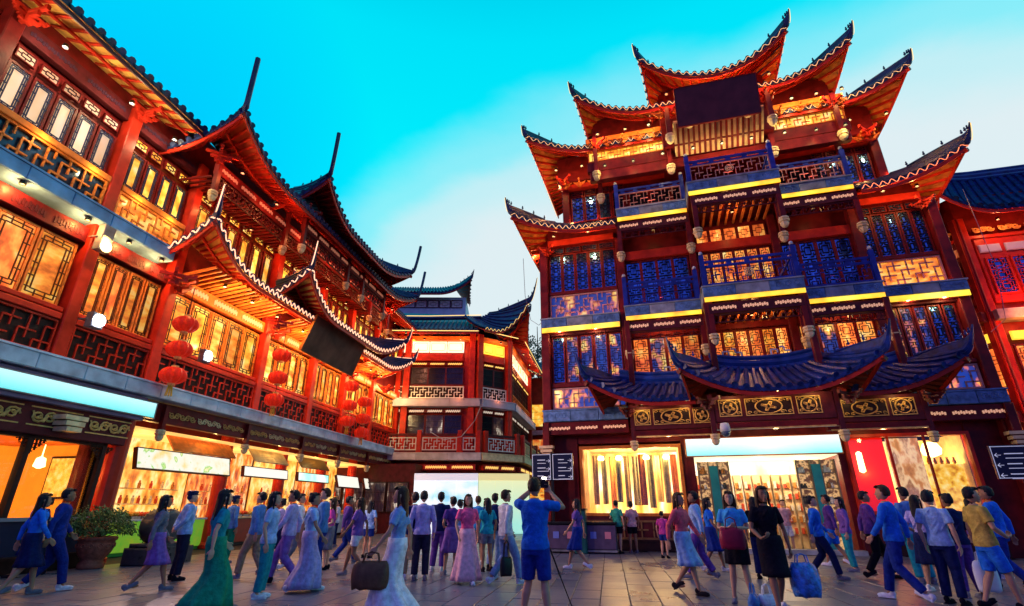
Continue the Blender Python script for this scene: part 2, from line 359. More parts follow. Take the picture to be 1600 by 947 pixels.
def slab(parent, F, x0, x1, y0, y1, z0, z1, m=STONE, strip=STRIPY, carved=True, name='floor_slab', seg=.95, ends=(0, 0), sh=.13):
    """projecting floor slab: stone facing blocks with open joints, glowing band below for its lit lower edge"""
    b = MB(); b.box(x0, y0 + .04, z0, x1, y1, z1 - .03)
    b.box(x0 - .03, y0 - .03, z1 - .05, x1 + .03, y1, z1)
    o = b.build(name, m, parent, F)
    n = max(1, round((x1 - x0) / seg)); cw = (x1 - x0) / n
    for i in range(n):
        end = carved and (i == 0 or i == n - 1)
        k = MB(); k.bbox(x0 + cw * i + .008, y0 - .005, z0 + .01, x0 + cw * (i + 1) - .008, y0 + .038, z1 - .055, .012)
        if end:      # scroll relief: framed oval and curls
            cx = x0 + cw * (i + .5); cz = (z0 + z1) / 2 - .02; hh = (z1 - z0) * .28
            for q in range(3):
                xx = cx + (q - 1) * cw * .27; pts = [(xx + hh * .9 * math.cos(a) * (1 - a / 11), y0 - .008, cz + hh * math.sin(a) * (1 - a / 11)) for a in [j * .75 for j in range(11)]]
                k.tube(pts, .014, 4)
        k.build('facing_block', CARVE if end else m, o)
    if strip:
        k = MB(); k.box(x0 + .02, y0 + .02, z0 - sh, x1 - .02, y0 + .07, z0 - .004); k.build('glow_band', strip, o)  # emissive band stands in for light falling on the slab's lower edge
        k = MB(); k.box(x0 + .02, y0 + .075, z0 - sh + .01, x1 - .02, y1, z0 - .006); k.build('soffit_board', RED, o)
    return o
def railing(parent, F, x0, x1, y, z0, z1, m=BLUEP, fm=None, medallion=False, posts=True, lit=None):
    b = MB(); b.box(x0 + .08, y - .035, z1 - .09, x1 - .08, y + .035, z1); b.box(x0 + .08, y - .03, z0 + .02, x1 - .08, y + .03, z0 + .09); b.box(x0 + .08, y - .028, z1 - .24, x1 - .08, y + .028, z1 - .19)
    for i in range(5):
        xx = x0 + (x1 - x0) * (i + .5) / 5; b.box(xx - .09, y - .02, z1 - .19, xx + .09, y + .02, z1 - .09)
    o = b.build('railing', m, parent, F)
    k = MB(); fret_bars(k, x0 + .12, z0 + .12, x1 - x0 - .24, z1 - z0 - .40, .15, .026, .035, y); k.build('fretwork', fm or m, o)
    if medallion:
        k = MB(); cx = (x0 + x1) / 2; cz = (z0 + z1) / 2 - .08
        for rr in (.15, .09): k.tube([(cx + rr * math.cos(a), y - .035, cz + rr * math.sin(a)) for a in [j * PI / 8 for j in range(17)]], .016, 4)
        for a in (0, PI / 2): k.bar((cx - .14 * math.cos(a), y - .035, cz - .14 * math.sin(a)), (cx + .14 * math.cos(a), y - .035, cz + .14 * math.sin(a)), .02, .02)
        k.build('medallion', CREAM, o)
    if posts:
        for xx in (x0, x1):
            k = MB(); k.box(xx - .08, y - .08, z0, xx + .08, y + .08, z1 + .22); k.lathe([(.05, 0), (.09, .02), (.05, .05)], 8, (xx, y, z1 + .22)); k.build('post', m, o)
            k = MB(); k.lathe([(.03, 0), (.07, .03), (.075, .07), (.05, .12), (.01, .14)], 8, (xx, y, z1 + .27)); k.build('finial', STONEW, o)
    return o
def column(parent, F, x, y, z0, z1, w=.3, m=RED, rnd_=False):
    b = MB()
    if rnd_: b.lathe([(w / 2, z0), (w / 2, z1)], 16, (x, y, 0)); b.lathe([(w * .75, z0), (w * .78, z0 + .12), (w * .6, z0 + .22)], 16, (x, y, 0))
    else: b.bbox(x - w / 2, y - w / 2, z0, x + w / 2, y + w / 2, z1, .02)
    return b.build('column', m, parent, F, smooth=False)
def beam(parent, F, x0, x1, y0, y1, z0, z1, m=RED, inserts=0, im=None, name='beam', ih=.34):
    b = MB(); b.bbox(x0, y0, z0, x1, y1, z1, .015)
    o = b.build(name, m, parent, F)
    if inserts:
        cw = (x1 - x0) / inserts; zc = (z0 + z1) / 2; hh = (z1 - z0) * ih / 2
        def mk():
            k = MB(); w = cw * .8; n = max(4, int(w / .07))
            for i in range(n):          # a cut-out row of little curls
                xx = -w / 2 + w * (i + .5) / n
                k.box(xx - w / n * .36, -.012, -hh * (.6 if i % 2 else 1), xx + w / n * .36, 0, hh * (1 if i % 2 else .6))
            k.box(-w / 2, -.010, -hh * .12, w / 2, 0, hh * .12)
            return k.mesh('lit_slot', im or INSERT)
        me = cached(('slot', round(cw, 3), round(hh, 3), (im or INSERT).name), mk)
        for i in range(inserts): put('lit_slot', me, o, T(x0 + cw * (i + .5), y0 - .003, zc))
    return o
def bracket(parent, F, x, y, z, s=1., m=REDB, ang=0.):
    """stepped bracket set under an eave corner"""
    def mk():
        b = MB()
        for k in range(3):
            w = .16 + .17 * k; zz = k * .17
            b.box(-w, -.05, zz, w, .05, zz + .10); b.box(-.05, -w - .1 * k, zz + .001, .05, w, zz + .099)
            for sx in (-1, 1): b.box(sx * w - .06, -.06, zz + .10, sx * w + .06, .06, zz + .165)
            b.box(-.055, -w - .1 * k, zz + .10, .055, -w - .1 * k + .12, zz + .165)
        return b.mesh('bracket_set', m)
    return put('bracket_set', cached(('brk', m.name), mk), parent, F @ T(x, y, z) @ RZ(ang) @ Matrix.Scale(s, 4))

def roof(parent, F, x0, x1, p, ze, yt, zt, lift=.8, ext=.35, spike=1.1, Lc=2.2, left=True, right=True, inn=None, back=1.2, sp=.27,
         rope=ROPE, tile=TILE, sof=None, raf='stuff', rafm=None, tiles='obj', ridge=False, side_raf=True, pw=2.3, ornament=False, wave=.085, hiprope=ROPEY, rs=.24, fascia=None, spikedir=.45, srope=True, rw=.013, finh=.30, spr=0, rh=.10):
    sof = sof or SOFH; rafm = rafm or REDB; fascia = fascia or REDB
    inn = inn if inn is not None else (p + yt) * .75
    W_ = x1 - x0; xa = x0 + (inn if left else 0); xb = x1 - (inn if right else 0)
    def cf(dl, dr):
        c = 0; sx = 0
        if left: t = max(0, 1 - dl / Lc) ** pw; c += t; sx -= t
        if right: t = max(0, 1 - dr / Lc) ** pw; c += t; sx += t
        return c, sx
    def E(u):
        x = x0 + W_ * u; c, sx = cf(x - x0, x1 - x); return Vector((x + ext * sx, -p - ext * c, ze + lift * c))
    def I(u):
        x = xa + (xb - xa) * u; c, sx = cf((x - xa) * 1.3, (xb - x) * 1.3); return Vector((x, yt, zt + lift * .25 * c))
    sag = .10 * (zt - ze)
    def Sf(u, v):
        a = I(u); b = E(u); q = a.lerp(b, v); q.z -= sag * 4 * v * (1 - v) * .9; return q
    bk = back
    def side(w, v, sgn):
        xe = x0 if sgn < 0 else x1; xi = xa if sgn < 0 else xb; Ls = bk + p
        t = max(0, 1 - w * Ls / Lc) ** pw
        e = Vector((xe + sgn * ext * t, -p + w * Ls - ext * t, ze + lift * t)); t2 = max(0, 1 - w * 2) ** pw
        i = Vector((xi, yt + w * max(0.05, bk - yt), zt + lift * .25 * t2)); q = i.lerp(e, v); q.z -= sag * 4 * v * (1 - v) * .9; return q
    nu = max(8, int(W_ / .35)); nv = 5; TH = .11
    b = MB(); s_ = MB()
    us = [i / nu for i in range(nu + 1)]
    top = [[Sf(u, v / nv) for u in us] for v in range(nv + 1)]
    b.grid(top); s_.grid([[q - Vector((0, 0, TH)) for q in r] for r in top], True)
    b.grid([[q for q in top[-1]], [q - Vector((0, 0, TH)) for q in top[-1]]])
    for sgn, on in ((-1, left), (1, right)):
        if not on: continue
        ws = [i / 8 for i in range(9)]
        g = [[side(w, v / nv, sgn) for w in ws] for v in range(nv + 1)]
        b.grid(g, sgn < 0); s_.grid([[q - Vector((0, 0, TH)) for q in r] for r in g], sgn > 0)
        b.grid([[q for q in g[-1]], [q - Vector((0, 0, TH)) for q in g[-1]]], sgn < 0)
    ro = b.build('roof', tile, parent, F)
    s_.build('soffit', sof, ro)
    # fascia board under the tile edge
    fb = MB()
    def off(q, dz, k=.02): return q + Vector((0, k, dz))
    for i in range(nu): fb.bar(off(E(us[i]), -.19, .05), off(E(us[i + 1]), -.19, .05), .05, .12)
    for sgn, on in ((-1, left), (1, right)):
        if on:
            for i in range(8): fb.bar(side(i / 8, 1, sgn) - Vector((sgn * .05, 0, .19)), side((i + 1) / 8, 1, sgn) - Vector((sgn * .05, 0, .19)), .05, .12)
    fb.build('fascia_board', fascia, ro)
    # tile rows
    n = max(3, round(W_ / sp)); rr = sp * .27
    drip = MB(); allr = MB()
    def row(fn, u, mb):
        pts = [fn(u, v / 6 * 1.0) + Vector((0, 0, .035)) for v in range(7)]
        mb.tube(pts, rr, 6)
        a = pts[-1]; d = (pts[-1] - pts[-2]).normalized(); mb.tube([a, a + d * .03], [rr * 1.25, rr * 1.25], 8)
    for i in range(n):
        u = (i + .5) / n
        if tiles == 'obj':
            k = MB(); row(Sf, u, k); k.build('tile_row', tile, ro)
        else: row(Sf, u, allr)
        if i < n - 1:
            c = E((i + 1) / n); l = E((i + .62) / n); r = E((i + 1.38) / n); dd = Vector((0, -.03, 0))
            drip.add([l + dd, r + dd, c + dd + Vector((0, 0, -.13)), l + dd + Vector((0, .02, 0)), r + dd + Vector((0, .02, 0)), c + dd + Vector((0, .02, -.13))], [(0, 2, 1), (3, 4, 5), (0, 3, 5, 2), (2, 5, 4, 1)])
    for sgn, on in ((-1, left), (1, right)):
        if not on: continue
        ns = max(3, round((bk + p) / sp))
        for i in range(ns):
            fn = lambda u, v: side(u, v, sgn)
            row(fn, (i + .5) / ns, allr)
    if allr.v: stuff(allr.build('tile_rows', tile, ro))
    stuff(drip.build('drip_tiles', tile, ro))
    # rafters
    nr = max(3, round(W_ / rs)); rb = MB()
    def raft(fn, u, mb, w=.07, h=.09):
        dz = Vector((0, 0, -TH - .05)); a = fn(u, .12) + dz; m_ = fn(u, .55) + dz; e = fn(u, .97) + dz
        mb.bar(a, m_, w, h); mb.bar(m_, e, w, h)
    for i in range(nr):
        u = (i + .5) / nr
        if raf == 'obj': k = MB(); raft(Sf, u, k, .085, rh); k.build('rafter', rafm, ro)
        else: raft(Sf, u, rb, .07, min(.09, rh))
    for sgn, on in ((-1, left), (1, right)):
        if on and side_raf:
            for i in range(max(4, round((bk + p) / rs))): raft(lambda u, v: side(u, v, sgn), (i + .5) / max(4, round((bk + p) / rs)), rb)
    if rb.v: stuff(rb.build('rafters', rafm, ro))
    # batten across the rafters
    bt = MB()
    for i in range(nu): bt.bar(Sf(us[i], .55) - Vector((0, 0, TH + .12)), Sf(us[i + 1], .55) - Vector((0, 0, TH + .12)), .07, .07)
    bt.build('batten', rafm, ro)
    # hips ending in upswept spikes
    for sgn, on in ((-1, left), (1, right)):
        if not on: continue
        u = 0 if sgn < 0 else 1
        pts = [Sf(u, v / 8) + Vector((0, 0, .06)) for v in range(9)]; rad = [.10] * 9
        c = pts[-1]; od = Vector((sgn * .72, -.72, 0))
        for k in range(1, 8):
            t = k / 7; pts.append(c + od * (spike * spikedir * (t ** .8)) + Vector((0, 0, spike * (.25 * t + .75 * t ** 1.6)))); rad.append((.10 * (1 - t) + .022) if not spr else spr)
        h = MB(); h.tube(pts, rad, 6); h.tube([q - Vector((0, 0, .10)) for q in pts[:12]], [r_ * .8 for r_ in rad[:12]], 5)
        if finh:
            for sgx in (-.04, .04): h.grid([[q + Vector((sgx, 0, 0)) for q in pts[2:]], [q + Vector((sgx, 0, finh * math.sin(PI * min(1, (i_ + 1) / 12)) ** .8)) for i_, q in enumerate(pts[2:])]])
            h.tube([q + Vector((0, 0, finh * math.sin(PI * min(1, (i_ + 1) / 12)) ** .8)) for i_, q in enumerate(pts[2:])], [.06 * (1 - i_ / 16) for i_ in range(len(pts) - 2)], 5)
        for k in range(2, 13, 2): h.lathe([(.03, 0), (.05, .05), (.02, .10), (.035, .13), (.005, .17)], 5, tuple(pts[k] + Vector((0, 0, rad[k] * .8 + (finh * math.sin(PI * min(1, (k - 1) / 12)) ** .8 if finh else 0)))))
        h.build('hip_ridge', tile, ro)
        if rope and hiprope:
            lp = [q + Vector((sgn * -.0, 0, rd + .02)) for q, rd in zip(pts, rad)][5:]
            l2 = [q + Vector((sgn * rd * 1.1, -rd * .5, -.03)) for q, rd in zip(pts, rad)][8:]
            k = MB(); k.tube(lp, rw * .85, 4); k.tube(l2, rw * .85, 4); k.build('light_rope', hiprope, ro)
        if side_raf:     # corner beam under the hip
            k = MB(); q = [Sf(u, v / 5) - Vector((0, 0, .26)) for v in range(6)] ; k.tube(q, .09, 4); k.build('corner_beam', rafm, ro)
    if ridge:
        pts = [I(u / 24) for u in range(25)]
        k = MB(); k.tube([q + Vector((0, 0, .10)) for q in pts], .17, 10, ry=1.); k.tube([q + Vector((0, 0, .32)) for q in pts], .085, 8); k.tube([q + Vector((0, -.10, -.10)) for q in pts], .11, 8)
        k.build('ridge', RIDGEB, ro)
    if ornament:
        for u in ornament:
            q = I(u) + Vector((0, 0, .34)); k = MB(); w = .045
            for (a, c2, a2, c3) in ((-.3, 0, .3, 0), (-.3, 0, -.3, .22), (-.3, .22, -.1, .22), (-.1, .22, -.1, .1), (.3, 0, .3, .16), (.3, .16, .12, .16), (.12, .16, .12, .30), (.12, .30, -.02, .30)):
                k.bar((q.x + a, q.y, q.z + c2), (q.x + a2, q.y, q.z + c3), w, w, (0, 1, 0))
            k.build('ridge_ornament', STONEW, ro)
    if rope:
        pts = []
        for i in range(n * 6 + 1):
            u = i / (n * 6); q = E(u); ph = (i % 6) / 6; pts.append(q + Vector((0, -.05, -.03 + wave * math.cos(2 * PI * (ph - .5)))))
        k = MB(); k.tube(pts, rw, 4)
        if srope:
            for sgn, on in ((-1, left), (1, right)):
                if on:
                    ns = max(3, round((bk + p) / sp)); q = [side(i / (ns * 6), 1, sgn) + Vector((sgn * .05, 0, -.03 + wave * math.cos(2 * PI * ((i % 6) / 6 - .5)))) for i in range(ns * 6 + 1)]; k.tube(q, rw, 4)
        k.build('light_rope', rope, ro)
    return ro

# ================================================================== FIVE STOREY HALL (right)
I4 = Matrix()
HY = 20.4
def build_hall():
    F = I4; h = thing('pavilion_hall', 'five storey red wooden hall with stepped upswept roofs and blue lattice windows', 'hall', T(0, HY, 0))
    XL, XR = -4.35, 10.65; A1, A2 = -.98, 1.98; B1, B2 = 5.15, 8.02        # bay lines
    # ---- walls
    b = MB(); b.box(XL + .1, .25, 4.2, XR - .1, 9, 13.6); b.box(-3.3, .75, 13.4, 9.7, 8.2, 17.2); b.box(XL + .1, 3.4, .0, XR - .1, 9, 4.3)
    b.box(XL + .1, .2, 0, -3.25, 3.4, 4.2); b.box(.62, .2, 0, 1.02, 3.4, 4.2); b.box(5.72, .2, 0, 5.98, 3.4, 4.2); b.box(9.55, .2, 0, XR - .1, 3.4, 4.2)
    b.box(1.3, -1.65, 15.55, 5.6, .75, 18.5); b.box(-1.7, -.95, 15.7, 8.1, .75, 18.2); b.box(-3.6, .2, 15.9, 9.8, .75, 17.3)
    b.build('wall', RED, h, F)
    b = MB(); b.box(XL + .1, .25, 3.72, XR - .1, 3.4, 4.21); b.build('lintel_wall', RED, h, F)
    # ---- main columns
    for x in (XL, A1, B2, XR): column(h, F, x, 0.03, 4.2 if x in (A1, B2) else 0, 12.4, .34)
    for x in (XL, XR): column(h, F, x, -.32, 0, 4.5, .26)
    for x in (-3.3, 9.75): column(h, F, x, .62, 13.4, 16.6, .34)
    for x in (A2, B1): column(h, F, x, 0.06, 5, 16.3, .28)
    # ---- ground floor beams with carved gilt panels
    beam(h, F, XL, A1 - .2, -.36, .2, 4.02, 4.5, RED, 3, ih=.25); beam(h, F, B2 + .2, XR, -.36, .2, 4.02, 4.5, RED, 3, ih=.25)
    def gilt(x0, x1, y, z0, z1, long):
        b = MB(); w = x1 - x0; hh = z1 - z0; t = .025
        b.box(0, -.02, 0, w, .0, t); b.box(0, -.02, hh - t, w, 0, hh); b.box(0, -.021, t, t, 0, hh - t); b.box(w - t, -.021, t, w, 0, hh - t)
        cx, cz = w / 2, hh / 2; a = w / 2 - .06 if long else hh / 2 - .05; c = hh / 2 - .05
        ring = [(cx + (a * (.62 if long else 1)) * math.cos(q), -.02, cz + c * math.sin(q)) for q in [j * PI / 12 for j in range(25)]]
        b.tube(ring, .022, 4)
        for j in range(8):
            q = j * PI / 4; r1 = c * .25; r2 = c * .72; sx = (1.5 if long else 1)
            pts = [(cx + sx * (r1 + (r2 - r1) * k / 5) * math.cos(q + .35 * k / 5 * (1 if j % 2 else -1)), -.02, cz + (r1 + (r2 - r1) * k / 5) * math.sin(q + .35 * k / 5 * (1 if j % 2 else -1))) for k in range(6)]
            b.tube(pts, [.03, .026, .02, .022, .03, .012], 4)
        b.lathe([(.001, -.0), (.07, .0)], 8, (cx, -.02, cz))
        b.tube([(cx + .06 * math.cos(q), -.03, cz + .06 * math.sin(q)) for q in [j * PI / 4 for j in range(9)]], .02, 4)
        for sx in (-1, 1):
            for sz in (-1, 1):
                px = cx + sx * (w / 2 - .10); pz = cz + sz * (hh / 2 - .09); b.tube([(px + .07 * math.cos(q) * (1 - q / 9), -.02, pz + .05 * math.sin(q) * (1 - q / 9)) for q in [k * .8 for k in range(8)]], .016, 4)
                if long:
                    px = cx + sx * (w / 2 - .30); b.tube([(px + .10 * math.cos(q) * (1 - q / 9), -.02, pz + .05 * math.sin(q) * (1 - q / 9)) for q in [k * .8 for k in range(8)]], .016, 4)
        o = b.build('carved_panel', GOLD, h, F @ T(x0, y, z0))
        k = MB(); k.box(.01, 0, .01, w - .01, .03, hh - .01); k.build('panel_board', DARK, o)
    for (bx0, bx1, y, parts) in ((A1, A2, -1.35, ((-.88, -.32, 0), (-.22, 1.02, 1), (1.12, 1.70, 0))), (A2, B1, -2.5, ((1.95, 2.62, 0), (2.74, 4.12, 1), (4.24, 4.92, 0))), (B1, B2, -1.35, ((5.30, 5.62, 0), (5.72, 7.0, 1), (7.1, 7.78, 0)))):
        xa, xb = (bx0 + .0, bx1) if y > -2 else (1.7, 5.2)
        beam(h, F, xa, xb, y, y + .25, 3.95, 4.78, DARKRED)
        for (p0, p1, l) in parts: gilt(p0 - (.02 if y > -2 else .1), p1 - (.02 if y > -2 else .1), y - .006, 4.12, 4.66, l)
        beam(h, F, xa, xb, y - .03, y + .2, 3.72, 3.93, RED); b = MB(); b.box(xa + .1, y - .06, 3.70, xb - .1, y - .035, 3.745); b.build('gilt_moulding', GOLD, h, F)
        b = MB(); b.box(xa, y + .26, 4.4, xb, .2, 4.5); b.build('canopy_board', DARKRED, h, F)
    for x, y in ((A1, -1.3), (1.62, -2.45), (5.28, -2.45), (B2, -1.3)): pendant(h, F, x, y, 3.25, 4.85, .8, DARKRED)
    for x in (XL, XR):
        b = MB()
        for k in range(4): b.box(x - .1 - .06 * k, -.5, 3.1 + .14 * k, x + .1 + .06 * k, -.2, 3.2 + .14 * k)
        b.build('corbel', CREAM, h, F)
    # ---- first slab, lattice, windows (side bays)
    for (x0, x1) in ((XL - .1, A1 - .2), (B2 + .2, XR + .1)):
        slab(h, F, x0, x1, -.42, .2, 4.52, 4.98, CARVE, strip=None)
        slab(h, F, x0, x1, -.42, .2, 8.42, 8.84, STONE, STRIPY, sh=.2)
    for (x0, x1) in ((XL + .2, A1 - .2), (B2 + .2, XR - .2)):
        fret(h, F, x0 + .08, x1 - .08, 5.14, 5.86, .06, PINKW, .2, .045, PMIX); fret(h, F, x0 + .08, x1 - .08, 9.0, 9.95, .06, PINKW, .2, .045, PWARM if x0 > 5 else PMIX)
        windows(h, F, x0, x1, 5, 6.2, 8.1, [PBLUE, PMIX, PMIX, PMIX, PMIX] if x0 < 0 else [PMIX, PMIX, PMIX, PBLUE, PBLUE], 'blocks', .16, y=.2)
        windows(h, F, x0, x1, 5, 10.25, 12.0, PBLUE, 'blocks', .14, y=.2)
        windows(h, F, x0, x1, 4, 12.14, 12.36, PBLUE, 'transom', .14, y=.2, fw=.03)
        beam(h, F, x0, x1, -.02, .2, 5.95, 6.1, RED); beam(h, F, x0, x1, -.02, .2, 8.16, 8.4, DARKRED); beam(h, F, x0, x1, -.03, .2, 10.02, 10.16, RED); beam(h, F, x0, x1, -.05, .2, 12.42, 12.72, REDB)
    # ---- central bays
    for (x0, x1, p, mid) in ((A1, A2, 1.1, 0), (A2, B1, 2.3, 1), (B1, B2, 1.1, 0)):
        e = .06 if mid else -.06
        for (z0, z1, lv) in ((8.36, 8.8, 2), (12.82, 13.24, 3)):
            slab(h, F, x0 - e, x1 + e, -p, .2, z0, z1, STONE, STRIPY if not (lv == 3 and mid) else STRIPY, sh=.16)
            railing(h, F, x0 + (.06 if mid else .12), x1 - (.06 if mid else .12), -p + .14, z1, z1 + 1.02, BLUEP, (PINKW if lv == 3 else BLUEP), mid)
            for sx, xx in ((-1, x0), (1, x1)):      # side return of the balcony
                if mid or (sx < 0 and x0 < 0) or (sx > 0 and x1 > 6):
                    k = MB(); k.box(xx - .03 - sx * .1, -p + .2, z1 + .9, xx + .03 - sx * .1, .1, z1 + 1.0); k.build('side_rail', BLUEP, h, F)
            beam(h, F, x0 + .05, x1 - .05, -p + .08, -p + .22, z0 - .62, z0 - .22, DARKRED, 3)
            fret(h, F, x0 + .22, x1 - .22, z0 - .92, z0 - .68, -p + .16, DARKRED, .12, .022, name='valance')
            for xx, sx in ((x0 + .1, 1), (x1 - .1, -1)): pendant(h, F, xx + (0 if mid else 0), -p + .17, z0 - 1.75 - (.25 if lv == 3 else 0), z0 - .17, .95, RED)
            # ceiling joists of the recess
            for k in range(int((x1 - x0) / .3)):
                j = MB(); j.box(x0 + .25 + .3 * k, -p + .25, z0 - .32, x0 + .33 + .3 * k, .2, z0 - .22); j.build('joist', ORANGE if mid else RED, h, F)
        n = 6 if mid else 4
        windows(h, F, x0 + .18, x1 - .18, n, 5.95, 7.75, [PRED, PWARM, PRED] if mid else [PRED, PMIX, PRED, PRED], 'blocks', .12, y=.18)
        windows(h, F, x0 + .18, x1 - .18, n, 9.0, 11.2, PRED if mid else [PBLUE, PBLUE, PBLUE, PBLUE], 'blocks', .12, y=.18)
        beam(h, F, x0 + .1, x1 - .1, .0, .2, 11.3, 11.7, REDB); beam(h, F, x0 + .1, x1 - .1, .0, .2, 7.82, 8.1, RED)
    windows(h, F, A2 + .2, B1 - .2, 5, 11.75, 12.3, PRED, 'transom', .12, y=.18)
    # ---- fifth storey
    windows(h, F, -3.1, A1 + .45, 4, 13.95, 15.25, PBLUE, 'blocks', .16, y=.7); windows(h, F, B2 - .65, 9.55, 4, 13.95, 15.25, PBLUE, 'blocks', .16, y=.7)
    windows(h, F, -3.1, A1 + .45, 4, 15.38, 15.6, PDARK, 'transom', .16, y=.7, fw=.03); windows(h, F, B2 - .65, 9.55, 4, 15.38, 15.6, PDARK, 'transom', .16, y=.7, fw=.03)
    windows(h, F, -.4, B2 - .75, 8, 13.6, 15.0, [PDARK, PDARK, PBLUE], 'blocks', .14, y=.72)
    beam(h, F, -3.4, 9.85, .42, .75, 15.66, 16.1, REDB)
    for (x0, x1, y) in ((-2.0, 2.1, -1.2), (4.9, 8.4, -1.2)):
        beam(h, F, x0, x1, y, y + .22, 15.25, 15.75, RED); fret(h, F, x0 + .1, x1 - .1, 15.86, 16.34, y + .1, ORANGE, .14, .03, PYEL, name='lit_fret'); beam(h, F, x0, x1, y - .02, y + .2, 16.44, 16.62, ORANGE); beam(h, F, x0, x1, y - .1, y + .14, 16.74, 16.98, ORANGE)
    beam(h, F, -1.9, 8.3, -1.24, -1.0, 14.75, 15.2, RED)
    # vaulted ceiling slats under the centre roof
    for k in range(16):
        x = 1.9 + .21 * k; j = MB(); j.bar((x, -2.32, 16.12), (x, -1.28, 15.22), .09, .05); j.build('ceiling_slat', RED, h, F)
    b = MB(); b.add([(1.75, -2.3, 16.16), (5.2, -2.3, 16.16), (5.2, -1.25, 15.26), (1.75, -1.25, 15.26)], [(0, 1, 2, 3)]); b.box(1.75, -2.3, 16.2, 5.2, .6, 16.28); b.build('ceiling_board', CREAM, h, F)
    for x, y, z in ((1.55, -2.3, 15.2), (5.4, -2.3, 15.2), (2.35, -2.42, 15.72), (4.55, -2.42, 15.72), (1.5, -1.4, 14.35), (5.45, -1.4, 14.35), (-1.6, -1.3, 14.7), (8.0, -1.3, 14.7), (-1.55, -.6, 13.95), (8.0, -.6, 13.95)):
        pendant(h, F, x, y, z, 17.0 if y < -1 else 16.2, 1.0, RED)
    # ---- roofs, lowest to highest
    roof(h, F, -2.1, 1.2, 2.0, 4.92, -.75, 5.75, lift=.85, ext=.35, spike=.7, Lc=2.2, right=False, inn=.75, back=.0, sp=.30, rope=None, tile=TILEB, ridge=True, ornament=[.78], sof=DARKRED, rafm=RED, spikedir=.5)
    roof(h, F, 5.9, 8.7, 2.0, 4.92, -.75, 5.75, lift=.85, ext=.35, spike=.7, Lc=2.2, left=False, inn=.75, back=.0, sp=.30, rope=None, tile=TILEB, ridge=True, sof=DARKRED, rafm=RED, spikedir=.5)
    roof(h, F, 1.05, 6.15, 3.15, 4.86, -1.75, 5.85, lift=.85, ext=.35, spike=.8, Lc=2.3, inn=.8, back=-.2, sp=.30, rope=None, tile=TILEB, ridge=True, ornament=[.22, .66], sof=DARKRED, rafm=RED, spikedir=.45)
    b = MB(); b.box(-1.3, -.72, 5.4, 8.4, .2, 5.62); b.box(1.7, -1.7, 5.5, 5.5, -.7, 5.72); b.build('canopy_deck', DARKRED, h, F)
    for x, y in ((A2, -2.1), (B1, -2.1), (A1 + .1, -1.0), (B2 - .1, -1.0)): column(h, F, x, y, 5.6, 8.2, .2, RED)
    for (x0, x1, l, r) in ((-5.05, -1.0, True, False), (8.05, 11.1, False, True)):
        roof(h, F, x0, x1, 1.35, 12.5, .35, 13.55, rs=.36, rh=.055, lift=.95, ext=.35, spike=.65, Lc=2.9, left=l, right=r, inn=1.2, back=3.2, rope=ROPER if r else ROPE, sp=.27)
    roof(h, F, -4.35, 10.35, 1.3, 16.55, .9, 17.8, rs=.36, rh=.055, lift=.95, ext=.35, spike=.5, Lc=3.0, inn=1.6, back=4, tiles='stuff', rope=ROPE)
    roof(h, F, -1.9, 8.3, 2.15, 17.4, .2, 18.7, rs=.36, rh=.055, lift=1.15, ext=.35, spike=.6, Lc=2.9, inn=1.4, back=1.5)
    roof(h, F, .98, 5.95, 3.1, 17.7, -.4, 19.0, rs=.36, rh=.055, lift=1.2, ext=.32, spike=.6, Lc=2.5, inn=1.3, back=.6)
    b = MB(); b.box(-2.6, .9, 17.2, 8.9, 7, 18.3); b.build('roof_core', DARKRED, h, F)
    b = MB()   # main ridge roof behind
    b.add([(-3, .8, 17.6), (9, .8, 17.6), (8, 4, 19.6), (-2, 4, 19.6), (-3, 7.2, 17.6), (9, 7.2, 17.6)], [(0, 1, 2, 3), (3, 2, 5, 4), (0, 3, 4), (1, 5, 2)]); b.build('main_roof', TILE, h, F)
    # beam ends and bracket sets in the corners
    for x, y, z, a in ((1.6, -2.2, 16.6, R(45)), (5.3, -2.2, 16.6, R(-45)), (-1.5, -1.3, 16.3, R(45)), (7.9, -1.3, 16.3, R(-45)), (-3.3, 0, 15.6, R(45)), (9.4, 0, 15.6, R(-45)), (-4.2, -.15, 11.9, R(45)), (10.4, -.15, 11.9, R(-45)),
                       (1.5, -2.6, 4.35, R(45)), (5.6, -2.6, 4.35, R(-45)), (-1.1, -1.5, 4.4, R(45)), (8.2, -1.5, 4.4, R(-45))):
        bracket(h, F, x, y, z, .75, REDB if z > 10 else RED, a)
    for k in range(14):
        for (x0, x1, y, z) in ((1.3, 5.7, -2.35, 17.1),): bracket(h, F, x0 + (x1 - x0) * k / 13, y + .25, z - .35, .6, ORANGE) if k % 2 == 0 else None
    for (x0, x1, y, z, n) in ((-1.7, 1.0, -1.35, 16.7, 5), (6.0, 8.2, -1.35, 16.7, 4), (-3.2, -1.9, .1, 15.8, 3), (8.6, 9.6, .1, 15.8, 3)):
        for k in range(n): bracket(h, F, x0 + (x1 - x0) * k / (n - 1), y, z - .3, .5, ORANGE)
    # ---- shop fronts
    def shop(x0, x1, z0, z1, depth, back, frame, sill):
        b = MB(); b.box(x0, depth, z0 - .3, x1, depth + .05, z1 + .1); o = b.build('shop_back_wall', back, h, F)
        b = MB(); b.box(x0 - .02, .35, z0 - .12, x0, depth, z1 + .1); b.box(x1, .35, z0 - .12, x1 + .02, depth, z1 + .1); b.box(x0, .35, z1 + .1, x1, depth, z1 + .14); b.box(x0, .35, z0 - .14, x1, depth, z0 - .12); b.build('shop_lining', CREAM, h, F)
        b = MB(); f = .10
        b.box(x0 - f, -.02, z0 - f, x1 + f, .3, z0); b.box(x0 - f, -.02, z1, x1 + f, .3, z1 + f); b.box(x0 - f, -.021, z0, x0, .3, z1); b.box(x1, -.021, z0, x1 + f, .3, z1)
        w = b.build('shop_window', frame, h, F)
